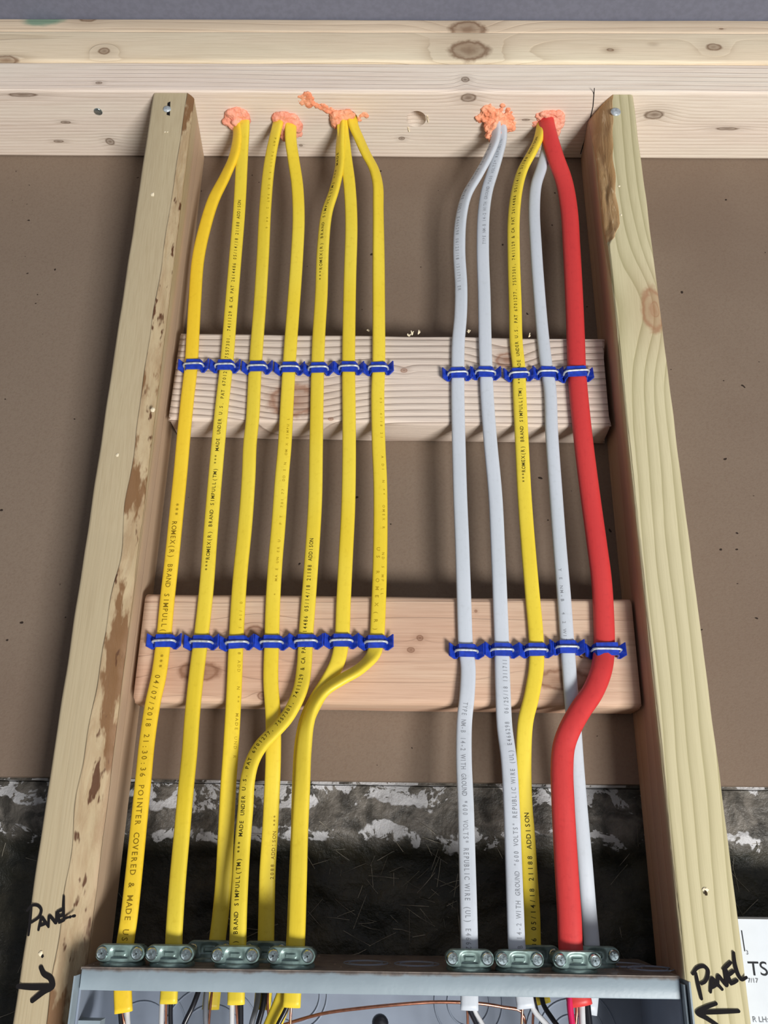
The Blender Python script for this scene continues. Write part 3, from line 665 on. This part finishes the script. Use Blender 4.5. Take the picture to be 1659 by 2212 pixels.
rd = Cable('thick red cable nearest the right stud', [(1180, 262), (1186, 292), (1200, 340), (1218, 390), (1229, 450), (1235, 540), (1240, 640), (1244, 740), (1246, 800), (1249, 840), (1260, 950), (1275, 1070), (1290, 1180), (1299, 1250), (1304, 1330), (1305, 1400), (1299, 1447), (1281, 1493), (1253, 1535), (1231, 1575), (1218, 1612), (1214, 1660), (1216, 1730), (1220, 1810), (1225, 1900), (1230, 1980), (1233, 2050), (1240, 2110), (1253, 2172)],
           [(255, .0110), (300, .012), (380, .0175), (520, .0205), (790, .0212), (1385, .0212), (1480, .0140), (1580, .0100), (1750, .006), (2040, .003), (2300, .003)], M_RED, w=.0152, t=.0096, n=2.3, twist=[(255, 40), (400, 10)], into=hole(4, -.002, -.003), group='red cable')
# conductors that leave the jackets inside the box
Yi = .004
y1.wires([('ground_wire', M_COPPER, .0008, [(263, 2150, Yi), (264, 2190, Yi), (268, 2208, Yi), (266, 2250, .01)]), ('black_wire', M_BLACK, .0014, [(258, 2150, Yi), (260, 2190, Yi), (264, 2260, Yi)]), ('white_wire', M_WIREW, .0016, [(274, 2150, Yi), (275, 2190, Yi), (279, 2260, Yi)])])
y2.wires([('white_wire', M_WIREW, .0016, [(353, 2130, Yi), (350, 2165, Yi), (347, 2260, Yi)]), ('ground_wire', M_COPPER, .0008, [(360, 2140, Yi), (359, 2190, Yi), (358, 2260, Yi)]), ('black_wire', M_BLACK, .0015, [(370, 2140, Yi), (368, 2190, Yi), (370, 2260, Yi)])])
y3.wires([('white_wire', M_WIREG, .0017, [(449, 2120, .035), (444, 2180, .03), (447, 2260, .03)]), ('black_wire', M_BLACK, .0017, [(436, 2120, .034), (418, 2170, .03), (395, 2220, .03), (385, 2270, .03)]), ('ground_wire', M_COPPER, .0008, [(458, 2140, .033), (452, 2200, .03), (448, 2260, .03)])])
y5.wires([('white_wire', M_WIREW, .0016, [(501, 2140, Yi), (501, 2180, Yi), (500, 2260, Yi)]), ('black_wire', M_BLACK, .0017, [(519, 2140, Yi), (520, 2180, Yi), (519, 2260, Yi)]), ('ground_wire', M_COPPER, .0009, [(510, 2150, Yi), (512, 2190, Yi), (516, 2260, Yi)])])
y4.wires([('grey_wire', M_WIREG, .0018, [(562, 2100, .035), (556, 2165, .03), (542, 2220, .03), (536, 2270, .03)]), ('black_wire', M_BLACK, .0018, [(574, 2100, .035), (570, 2165, .03), (556, 2220, .03), (548, 2270, .03)]), ('ground_wire', M_COPPER, .0008, [(581, 2110, .034), (578, 2165, .03), (580, 2195, .03)])])
y7.wires([('black_wire', M_BLACK, .0015, [(628, 2150, .001), (618, 2180, .001), (600, 2215, .001), (590, 2240, .001)]), ('ground_wire', M_COPPER, .0008, [(630, 2160, .002), (628, 2190, .004), (627, 2250, .006)])])
w1.wires([('black_wire', M_BLACK, .0014, [(1010, 2150, Yi), (1014, 2180, Yi), (1030, 2215, Yi), (1040, 2250, Yi)]), ('white_wire', M_WIREW, .0014, [(1020, 2150, Yi), (1024, 2180, Yi), (1042, 2212, Yi), (1056, 2240, Yi)]), ('ground_wire', M_COPPER, .0008, [(1008, 2160, .006), (1010, 2190, .006), (1011, 2250, .006)])])
w2.wires([('white_wire', M_WIREW, .0017, [(1146, 2150, Yi), (1152, 2180, Yi), (1178, 2210, Yi), (1200, 2240, Yi)]), ('ground_wire', M_COPPER, .0008, [(1130, 2160, .006), (1128, 2190, .008), (1126, 2250, .01)]), ('black_wire', M_BLACK, .0012, [(1152, 2150, .007), (1160, 2185, .007), (1186, 2240, .007)])])
y8.wires([('black_wire', M_BLACK, .0016, [(1168, 2140, .033), (1174, 2170, .028), (1196, 2205, .02), (1220, 2240, .02)]), ('ground_wire', M_COPPER, .0008, [(1156, 2150, .034), (1152, 2190, .03), (1150, 2250, .03)])])
rd.wires([('red_wire', M_MAG, .0020, [(1231, 2140, .001), (1231, 2170, .001), (1238, 2230, .001), (1241, 2270, .001)]), ('ground_wire', M_COPPER, .0010, [(1244, 2140, .002), (1246, 2180, .002), (1243, 2230, .004)]), ('white_wire', M_WIREW, .0020, [(1256, 2140, .001), (1257, 2180, .001), (1260, 2260, .001)]), ('black_wire', M_BLACK, .0020, [(1266, 2140, .003), (1270, 2185, .003), (1278, 2260, .003)])])

# ------------------------------------------------------------------ staples
def staple_parts(w, t):
    """local frame: x across the cable, y into the wall (0 = wood face), z along the cable"""
    a = w/2+.0006; h = t+.0002; th = .0012
    prof = [(-a-.0068, .0052), (-a-.0028, .0016), (-a-.0002, .0010), (-a, h*.6), (-a+.0008, h), (a-.0008, h), (a, h*.6), (a+.0002, .0010), (a+.0028, .0016), (a+.0068, .0052)]
    hz = [(.0058, -.0036), (.0040, -.0054), (.0043, -.0050), (.0046, -.0046), (.0050, -.0044), (.0050, -.0044), (.0046, -.0046), (.0043, -.0050), (.0040, -.0054), (.0060, -.0034)]
    v = []; f = []; n = len(prof)
    for i, (x, y) in enumerate(prof):
        p0 = Vector(prof[max(i-1, 0)]); p1_ = Vector(prof[min(i+1, n-1)]); d = (p1_-p0).normalized(); nn = Vector((-d.y, d.x))
        for (ox, oy) in ((0, 0), (nn.x*th, nn.y*th)):
            for z in hz[i]: v.append((x+ox, -(y+oy), z))
    for i in range(n-1):
        a0 = 4*i; b0 = a0+4
        f += [(a0, b0, b0+1, a0+1), (a0+2, a0+3, b0+3, b0+2), (a0, a0+2, b0+2, b0), (a0+1, b0+1, b0+3, a0+3)]
    f += [(0, 1, 3, 2), (4*n-4, 4*n-2, 4*n-1, 4*n-3)]
    me = bpy.data.meshes.new('plastic_saddle'); me.from_pydata(v, [], f); me.validate()
    bm = bmesh.new(); bm.from_mesh(me); bmesh.ops.recalc_face_normals(bm, faces=bm.faces); bm.to_mesh(me); bm.free(); me.materials.append(M_BLUE)
    b_ = MB(); k_ = a+.0019; hh = h+th+.0008
    pts = [(-k_, -.0001, 0), (-k_, -hh*.6, 0), (-k_+.0003, -hh+.0014, 0), (-k_+.0018, -hh, .0001), (-k_*.4, -hh-.0003, .0002), (k_*.4, -hh-.0003, .0002), (k_-.0018, -hh, .0001), (k_-.0003, -hh+.0014, 0), (k_, -hh*.6, 0), (k_, -.0001, 0)]
    b_.tube(spline(pts, .0009), .00088, 9)
    m2 = bpy.data.meshes.new('steel_crown'); m2.from_pydata([tuple(q_) for q_ in b_.v], [], b_.f); m2.materials.append(M_STEEL)
    m2.polygons.foreach_set('use_smooth', [True]*len(m2.polygons)); return me, m2
SP = {'flat': staple_parts(.0112, .0054), 'round': staple_parts(.0154, .0096)}
ords = ['first', 'second', 'third', 'fourth', 'fifth', 'sixth', 'seventh']
who = [(f'{o_} yellow cable from the left', 'flat') for o_ in ords]+[('first white cable', 'flat'), ('second white cable', 'flat'), ('lone yellow cable among the white ones', 'flat'), ('third white cable beside the red one', 'flat'), ('red cable', 'round')]
row1 = [(417, 788, 1), (485, 789, 0), (555, 792, 1.5), (625, 794, 0), (687, 795, 1), (753, 793, -1), (817, 794, 3), (989, 806, 1), (1049, 804, 0), (1122, 807, 3), (1184, 804, -1), (1246, 803, 4)]
row2 = [(353, 1385, 0), (434, 1387, 1), (511, 1388, 3), (586, 1387, 0), (660, 1385, 0), (737, 1384, -1), (812, 1387, 1), (1008, 1406, -1), (1085, 1404, -1), (1159, 1404, 2), (1226, 1398, 0), (1312, 1403, 2)]
for row, blk, gname in ((row1, 'upper', 'cable staples on the upper block'), (row2, 'lower', 'cable staples on the lower block')):
    for (x, y, a), (w_, kind) in zip(row, who):
        c = bp(x, y, .026-(.0062 if kind == 'flat' else .0104)); c.y = .0256
        root = bpy.data.objects.new('cable_staple', None); root.empty_display_size = .01; link(root)
        root.location = c; root.rotation_euler = (0, math.radians(-a+random.uniform(-1, 1)), 0)
        s1 = bpy.data.objects.new('plastic_saddle', SP[kind][0]); link(s1, root)
        s2 = bpy.data.objects.new('steel_crown', SP[kind][1]); link(s2, root); s2.rotation_euler = (0, math.radians(random.uniform(-3, 3)), 0)
        s2['label'] = 'bright steel crown wire'
        tag(root, f'blue plastic staple holding the {w_} on the {blk} block', 'staple', gname)

# ------------------------------------------------------------------ breaker panel
PX0, PX1, PT, PF = .0049, .3675, -.7060, -.0120
PBK = .083
pan = thing('breaker_panel', (PX0, PF, -1.35)); tag(pan, 'grey-blue steel breaker box between the studs, dusty top, open front', 'electrical panel')
CX = [(265, 0), (372, 0), (455, 1), (512, 0), (576, 1), (632, 0), (1012, 0), (1118, 0), (1156, 1), (1240, 0), (1283, 1)]
CPOS = []
for (x, row) in CX:
    Y = .0035 if row == 0 else .0355; yy = 2082 if row == 0 else 2070
    CPOS.append(Vector((bp(x, yy, Y).x, Y, PT)))
tp = MB(); tp.box((PX0, PF+.0004, PT-.0014), (PX1, PBK, PT)); top = tp.obj('top_panel', M_ENAMEL, pan)
cb = MB()
for c in CPOS: cb.cyl((c.x, c.y, PT-.01), (0, 0, 1), .0098, .02, 24)
cc = cb.obj('cutter', None); top.parent = None; top.location = (PX0, PF, -1.35); cut(top, cc); top.parent = pan; top.location = (0, 0, 0)
# front lip with rolled top edge
lp = MB(); prof = [(PF+.003, PT), (PF+.0014, PT), (PF+.0005, PT-.0004), (PF, PT-.0014), (PF, PT-.0118), (PF+.0004, PT-.0124), (PF+.0012, PT-.0124), (PF+.0012, PT-.0016), (PF+.003, PT-.0014)]
n = len(prof); xs = [PX0+.0008+(PX1-PX0-.0016)*i/60 for i in range(61)]
v = [(x, p[0], p[1]+.00012*noise.noise(Vector((x*60, 0, 0)))) for x in xs for p in prof]
lp.add(v, [(i*n+j, (i+1)*n+j, (i+1)*n+(j+1) % n, i*n+(j+1) % n) for i in range(60) for j in range(n)]+[tuple(range(n)), tuple(60*n+j for j in range(n-1, -1, -1))])
lo_ = lp.obj('front_lip', M_ENAMEL, pan, smooth=True); lo_.data.set_sharp_from_angle(angle=math.radians(40))
for (xa, xb) in ((PX0, PX0+.0012), (PX1-.0012, PX1)):
    q_ = MB(); q_.box((xa, PF+.002, -1.35), (xb, PBK, PT-.0014)); q_.obj('side_panel', M_PANELIN, pan)
q_ = MB(); q_.box((PX0+.0012, PBK-.0012, -1.35), (PX1-.0012, PBK, PT-.0014)); q_.obj('back_panel', M_PANELIN, pan)
for (xa, xb, z1, y0_) in ((PX0-.0012, PX0-.0002, PT-.004, PF-.0075), (PX1+.0003, PX1+.0013, PT-.004, PF-.0045), (PX1+.0024, PX1+.0034, PT-.002, PF-.0085)):
    q_ = MB(); q_.box((xa, y0_, -1.0), (xb, PF+.02, z1)); q_.obj('mounting_flange', M_ENAMEL, pan)
q_ = MB(); c = bp(185, 2206, -.004); q_.box((PX0+.0012, -.008, c.z-.010), (c.x+.010, .002, c.z+.001)); q_.obj('bracket', M_ENAMEL, pan)
# punched knock-outs in the back and top: proud rings
def ring(c, ax, r, tr, name='knockout'):
    b_ = MB(); c = Vector(c); ax = Vector(ax); a = ax.orthogonal().normalized(); d = ax.cross(a)
    for rr in r: b_.tube([c+a*rr*math.cos(i*2*math.pi/48)+d*rr*math.sin(i*2*math.pi/48) for i in range(48)], tr, 6, closed=True)
    b_.obj(name, M_PANELIN, pan, smooth=True)
for (x, y, rr) in ((305, 2235, (.020, .031)), (455, 2250, (.022, .034)), (640, 2150, (.0165, .0215)), (1012, 2165, (.0145, .0235)), (1235, 2240, (.013, .0225, .031))):
    c = bp(x, y, PBK-.0014); ring(c, (0, 1, 0), rr, .0007)
for (x, y) in ((790, 2080), (900, 2082), (1405, 2092), (1345, 2084)):
    c = bz(x, y, PT+.0001); ring(c, (0, 0, 1), (.011, .0145), .0004)
q_ = MB(); c = bp(822, 2211, PBK-.0016); q_.lathe(c, (0, -1, 0), [(0, .002), (.004, .0018), (.0055, .0004), (.0055, -.001)], 20); q_.obj('mounting_bolt', M_BLACK, pan, smooth=True)
b_ = MB(); b_.tube(spline([bp(*p) for p in [(560, 2232, .03), (640, 2205, .028), (700, 2189, .025), (780, 2178, .022), (860, 2170, .02), (930, 2165, .02), (985, 2165, .02), (1040, 2168, .022), (1090, 2176, .025), (1125, 2184, .028), (1135, 2210, .03)]], .003), .0010, 10)
tag(b_.obj('copper_wire', M_COPPER, smooth=True, origin=bp(830, 2175, .022)), 'bare copper wire bowing across inside the open panel', 'wire')
# crumbs and sawdust on the box top
b_ = MB(); rnd = random.Random(5)
for i in range(60):
    x = rnd.uniform(PX0+.004, PX1-.004); y = rnd.uniform(PF+.002, .07); s_ = rnd.uniform(.0004, .0011)
    if rnd.random() < .35: x = rnd.choice((PX0+.02, PX1-.03))+rnd.gauss(0, .007)
    c = Vector((x, y, PT)); b_.add([c+Vector((-s_, -s_*.5, 0)), c+Vector((s_, -s_*.6, 0)), c+Vector((0, s_, 0)), c+Vector((0, 0, s_))], [(0, 1, 3), (1, 2, 3), (2, 0, 3), (0, 2, 1)])
o_ = b_.obj('sawdust', plain('sawdust', sr(138, 122, 104), .9, .1, var=.2)); tag(o_, 'crumbs of sawdust scattered on top of the panel', 'sawdust', kind='stuff')

# ------------------------------------------------------------------ cable clamps
def screw_mesh(c, r=.0040):
    b_ = MB(); c = Vector(c)
    b_.lathe(c, (0, -1, 0), [(0, .0019), (r*.3, .0019), (r*.75, .0022), (r*.95, .0014), (r, .0004), (r*.98, 0), (0, 0)], 22)
    for a in (0, math.pi/2):
        d = Vector((math.cos(a+.5), 0, math.sin(a+.5))); e = Vector((-d.z, 0, d.x))
        P_ = [c+Vector((0, -.0024, 0))+d*s1*r*.55+e*s2*r*.13 for s1, s2 in ((-1, -1), (1, -1), (1, 1), (-1, 1))]
        Q_ = [p_+Vector((0, .0006, 0)) for p_ in P_]
        b_.add(P_+Q_, [(0, 1, 2, 3), (0, 4, 5, 1), (1, 5, 6, 2), (2, 6, 7, 3), (3, 7, 4, 0)])
    return b_
def connector_meshes():
    out = {}
    b_ = MB(); b_.lathe((0, 0, 0), (0, 0, 1), [(.0103, 0), (.0138, 0), (.0140, .0010), (.0134, .0022), (.0125, .0026), (.0122, .0044), (.0103, .0044), (.0103, 0)], 40)
    K = 40
    def oval(a, bb, z): return [(a*math.copysign(abs(math.cos(i*2*math.pi/K))**.8, math.cos(i*2*math.pi/K)), bb*math.copysign(abs(math.sin(i*2*math.pi/K))**.8, math.sin(i*2*math.pi/K))+.0008, z) for i in range(K)]
    rings = [oval(.0118, .0098, .0040), oval(.0122, .0092, .0070), oval(.0120, .0088, .0112), oval(.0098, .0066, .0112), oval(.0098, .0066, .0040)]
    b_.add([p_ for r_ in rings for p_ in r_], [(j*K+i, j*K+(i+1) % K, (j+1)*K+(i+1) % K, (j+1)*K+i) for j in range(4) for i in range(K)])
    for s_ in (-1, 1): b_.cyl((s_*.0108, -.0080, .0070), (0, 1, 0), .0038, .012, 18)
    out['body'] = (b_, M_ZINC)
    # front strap: rounded bar with pressed oval in its middle and a raised tick in it
    s = MB(); nx, nz = 44, 14; v = []; hw, hh = .0150, .0053; zc = .0072
    for j in range(nz+1):
        for i in range(nx+1):
            u = -1+2*i/nx; w_ = -1+2*j/nz; x = u*hw
            e = 1 if abs(x) < hw-hh else math.sqrt(max(0, 1-((abs(x)-(hw-hh))/hh)**2))
            z = w_*hh*max(e, .02)
            d = max(0, min(1, (1-(abs(x/.0066)**3+abs(z/.0041)**3))/.75)); d = d*d*(3-2*d); y = -.0104-.0008*max(0, 1-(abs(x)/.012)**2)
            y += .0011*d
            if abs(x) < .0030 and abs(z) < .0008: y -= .0009
            ed = min(1, (1-max(abs(w_), abs(u)**8))/.12); y += .0009*(1-max(0, ed))
            v.append((x, y, zc+z))
    N0 = len(v); v += [(p_[0], -.0080, p_[2]) for p_ in v]
    f = [(j*(nx+1)+i, j*(nx+1)+i+1, (j+1)*(nx+1)+i+1, (j+1)*(nx+1)+i) for j in range(nz) for i in range(nx)]
    for i in range(nx): f += [(i, i+N0, i+1+N0, i+1), (nz*(nx+1)+i, nz*(nx+1)+i+1, nz*(nx+1)+i+1+N0, nz*(nx+1)+i+N0)]
    s.add(v, f); out['strap'] = (s, M_ZINC)
    out['screw1'] = (screw_mesh((-.0106, -.0104, .0072), .0038), M_SCREW); out['screw2'] = (screw_mesh((.0106, -.0104, .0072), .0038), M_SCREW)
    ms = {}
    for k_, (b_, mt) in out.items():
        me = bpy.data.meshes.new(k_); me.from_pydata([tuple(p_) for p_ in b_.v], [], b_.f); me.validate(); me.materials.append(mt)
        me.polygons.foreach_set('use_smooth', [True]*len(me.polygons)); me.set_sharp_from_angle(angle=math.radians(45)); ms[k_] = me
    return ms
CM = connector_meshes()
cl_names = ['leftmost, on the first yellow cable', 'front row, on the second yellow cable', 'back row, behind the second and third front clamps', 'front row, on the fifth yellow cable',
            'back row, on the fourth yellow cable', 'front row, gripping two yellow cables at once', 'front row, on the first white cable', 'front row, on the second white cable',
            'back row, on the yellow cable among whites', 'front row, on the red cable', 'rightmost, back row, on the third white cable']
for c, nm, a in zip(CPOS, cl_names, (2, 0, 3, 0, 0, -2, 0, 0, 0, 1, -1)):
    root = bpy.data.objects.new('cable_clamp', None); root.empty_display_size = .01; link(root); root.location = c; root.rotation_euler = (0, 0, math.radians(a))
    for k_, n_ in (('body', 'clamp_body'), ('strap', 'clamp_strap'), ('screw1', 'screw'), ('screw2', 'screw')):
        o_ = bpy.data.objects.new(n_, CM[k_]); link(o_, strap if n_ == 'screw' else root)
        if n_ == 'clamp_strap': strap = o_
        if n_ == 'screw': o_['label'] = 'shiny cross-slotted screw'
    tag(root, 'zinc cable clamp on panel: '+nm, 'clamp', 'cable clamps on the panel top')

# ------------------------------------------------------------------ foam
def foam(label, lobes, mat, rough, seed, group='orange foam plugs around the cable holes', vox=.0007):
    bm = bmesh.new()
    for (x, y, z, rx, ry, rz) in lobes:
        c = bz(x, y, z*.001); mt = Matrix.Translation(c) @ Matrix.Diagonal((rx*.001, ry*.001, rz*.001, 1))
        bmesh.ops.create_icosphere(bm, subdivisions=3, radius=1, matrix=mt)
    me = bpy.data.meshes.new('foam_plug'); bm.to_mesh(me); bm.free(); me.materials.append(mat)
    o = bpy.data.objects.new('foam_plug', me); link(o)
    md = o.modifiers.new('r', 'REMESH'); md.mode = 'VOXEL'; md.voxel_size = vox; md.use_smooth_shade = True
    bpy.context.view_layer.update(); evaluated(o); me = o.data
    ns = [v_.normal.copy() for v_ in me.vertices]; c0 = bz(lobes[0][0], lobes[0][1], 0)
    for v_, n_ in zip(me.vertices, ns):
        p_ = v_.co; v_.co = p_+n_*(rough*.0011*noise.fractal(p_*260+Vector((seed, 0, 0)), 1, 2, 4)+rough*.0010*noise.noise(p_*110+Vector((0, seed, 0))))-Vector((0, 0, 0))
        v_.co -= c0
    me.materials.clear(); me.materials.append(mat); o.location = c0
    return tag(o, label, 'foam', group)
rf = random.Random(9)
foam('salmon foam plug around the first two yellow cables', [(508, 250, -1, 10, 9, 3.5), (497, 262, -2, 6.5, 6, 4), (505, 270, -4, 5, 5, 5), (526, 252, -1, 6, 8, 4), (513, 240, 0, 7, 5, 2.5), (530, 262, -2, 5, 5, 4), (515, 282, -7, 4.5, 4, 6), (509, 262, -4, 5, 5, 5), (500, 246, -2, 6, 5, 4)], M_FOAM, 1.1, 1)
foam('salmon foam plug with a drip between the third and fourth yellow cables', [(600, 254, -1, 6, 7, 3.5), (612, 252, -1, 8, 6, 4), (628, 262, -1, 9, 9, 4), (617, 275, -5, 6, 5, 6), (614, 293, -11, 4.2, 4, 6), (640, 272, -2, 6, 8, 4), (628, 280, -6, 5, 5, 5), (638, 288, -3, 7, 5, 2)], M_FOAM, 1.1, 2)
lob = [(727, 254, -2, 6, 7, 5), (740, 250, -1, 8, 6, 4), (748, 246, -1, 7, 5, 3), (757, 250, -1, 5, 4, 3), (723, 264, -3, 4, 6, 4), (733, 262, -3, 4, 4, 5)]
for i in range(26):
    t = i/25; x = 725-70*t; y = 243-27*t+rf.uniform(-4, 4); r = 1.0+1.6*abs(math.sin(t*4.4))+(2.4 if t > .82 else 0); lob.append((x, y, 0, r*1.2, r*1.2, .9))
for (x, y, r) in ((664, 205, 5), (668, 214, 6), (656, 216, 4), (664, 224, 4), (676, 222, 4), (684, 232, 2), (700, 236, 3), (712, 240, 3)): lob.append((x, y, 0, r*.8, r*.8, 1.1))
foam('foam plug with a thin lumpy trail smeared up-left, around three yellow cables', lob, M_FOAMO, .9, 3)
lob = [(776, 253, 0, 2.5, 2, 1.2), (781, 250, 0, 2.8, 2.5, 1.4), (787, 246, 0, 3, 2.5, 1.4), (791, 249, 0, 2.5, 3, 1.2), (778, 259, 0, 2.2, 1.6, 1)]
foam('small stray foam crumb right of the three-cable foam plug', lob, M_FOAMO, .8, 4, 'stray foam crumb', .0006)
lob = [(1068, 256, -1, 12, 9, 4), (1080, 262, -1, 11, 9, 4), (1058, 250, -1, 9, 8, 3.5), (1062, 274, -5, 8, 7, 6), (1072, 288, -9, 7, 6, 7), (1060, 292, -12, 4, 4, 7), (1076, 300, -12, 4, 4, 6), (1090, 275, -3, 9, 6, 4), (1052, 238, 0, 6, 6, 2.5), (1095, 256, -1, 6, 7, 3)]
for i in range(22):
    a = rf.uniform(math.pi*.9, 2.15*math.pi); rr = rf.uniform(26, 42); lob.append((1069+rr*math.cos(a)*1.0, 258+rr*.78*math.sin(a), 0, rf.uniform(1.2, 2.6), rf.uniform(1.5, 3.5), rf.uniform(1, 2.2)))
foam('ragged orange foam plug bulging over the first two white cables', lob, M_FOAMO, 1.9, 5)
lob = [(1188, 248, 0, 13, 5, 3), (1204, 254, -1, 7, 8, 4), (1207, 266, -2, 6, 8, 5), (1198, 272, -3, 6, 7, 6), (1160, 268, 0, 6, 4, 1.5), (1170, 252, 0, 6, 5, 2.5), (1200, 284, -4, 4, 5, 6), (1194, 262, 2, 9, 8, 3), (1185, 246, -1, 9, 4, 3.5)]
foam('foam plug behind the red cable at the rightmost hole', lob, M_FOAM, 1.2, 6)

# ------------------------------------------------------------------ carton at the right edge
ct = thing('printed_board', tuple(bp(1600, 2212, .045))); tag(ct, 'white printed board standing behind the right stud at the frame edge', 'board')
A = bp(1590, 1985, .040); q_ = MB(); x0, z0 = A.x-.004, A.z
q_.box((x0, .040, z0-.25), (x0+.16, .066, z0)); q_.obj('board_panel', M_BOARD, ct)
def label_text(body, x, y, hpx, mat, Y=.0397, sx=1.0):
    cu = bpy.data.curves.new('t', 'FONT'); cu.body = body; cu.size = 1; cu.extrude = 0; cu.offset = .028 if mat is M_TEXT and hpx > 30 else 0
    o = bpy.data.objects.new('t', cu); COL.objects.link(o); bpy.context.view_layer.update()
    me = bpy.data.meshes.new_from_object(o.evaluated_get(bpy.context.evaluated_depsgraph_get()))
    P0 = bp(x, y, Y); P1 = bp(x, y-hpx, Y); h = (P1-P0).length/.70
    V = [P0+Vector((v_.co.x*h*sx, 0, v_.co.y*h)) for v_ in me.vertices]; F = [tuple(p_.vertices) for p_ in me.polygons]
    bpy.data.objects.remove(o); mesh_obj('printed_text', V, F, mat, ct)
label_text('TS', 1618, 2107, 30, M_TEXT, sx=1.05); label_text('3', 1612, 2062, 9, M_TEXTG); label_text('7/17', 1616, 2123, 10, M_TEXTG); label_text('R LH:', 1626, 2208, 12, M_TEXTG)
b_ = MB(); b_.ribbon([bp(1602, 2010, .0398), bp(1609, 2055, .0398)], .0006, (0, -1, 0), .0001); b_.obj('printed_line', M_TEXT, ct)

# ------------------------------------------------------------------ straw fibres on the dark lower wall
b_ = MB(); rnd = random.Random(21)
for i in range(330):
    x = rnd.uniform(-.2, .6); z = rnd.uniform(-.80, -.622)
    if rnd.random() < .45: x = rnd.uniform(.14, .25)if rnd.random() < .6 else rnd.uniform(.42, .5)
    a = rnd.uniform(0, math.pi); L = rnd.uniform(.004, .013); y = .080+.012*(1-max(0, min(1, (z+.645)/.02)))+.0015
    d = Vector((math.cos(a), rnd.uniform(-.12, .05), math.sin(a)))*L; c = Vector((x, y-.001, z)); r = rnd.uniform(.00012, .00030)
    b_.tube([c-d, c+Vector((0, -.0006, rnd.uniform(-.0008, .0008))), c+d], r, 4)
tag(b_.obj('straw_fibres', M_STRAW), 'fine straw fibres stuck to the dark lower wall', 'straw', kind='stuff')
for o in bpy.data.objects:
    if '_w' in o: del o['_w']
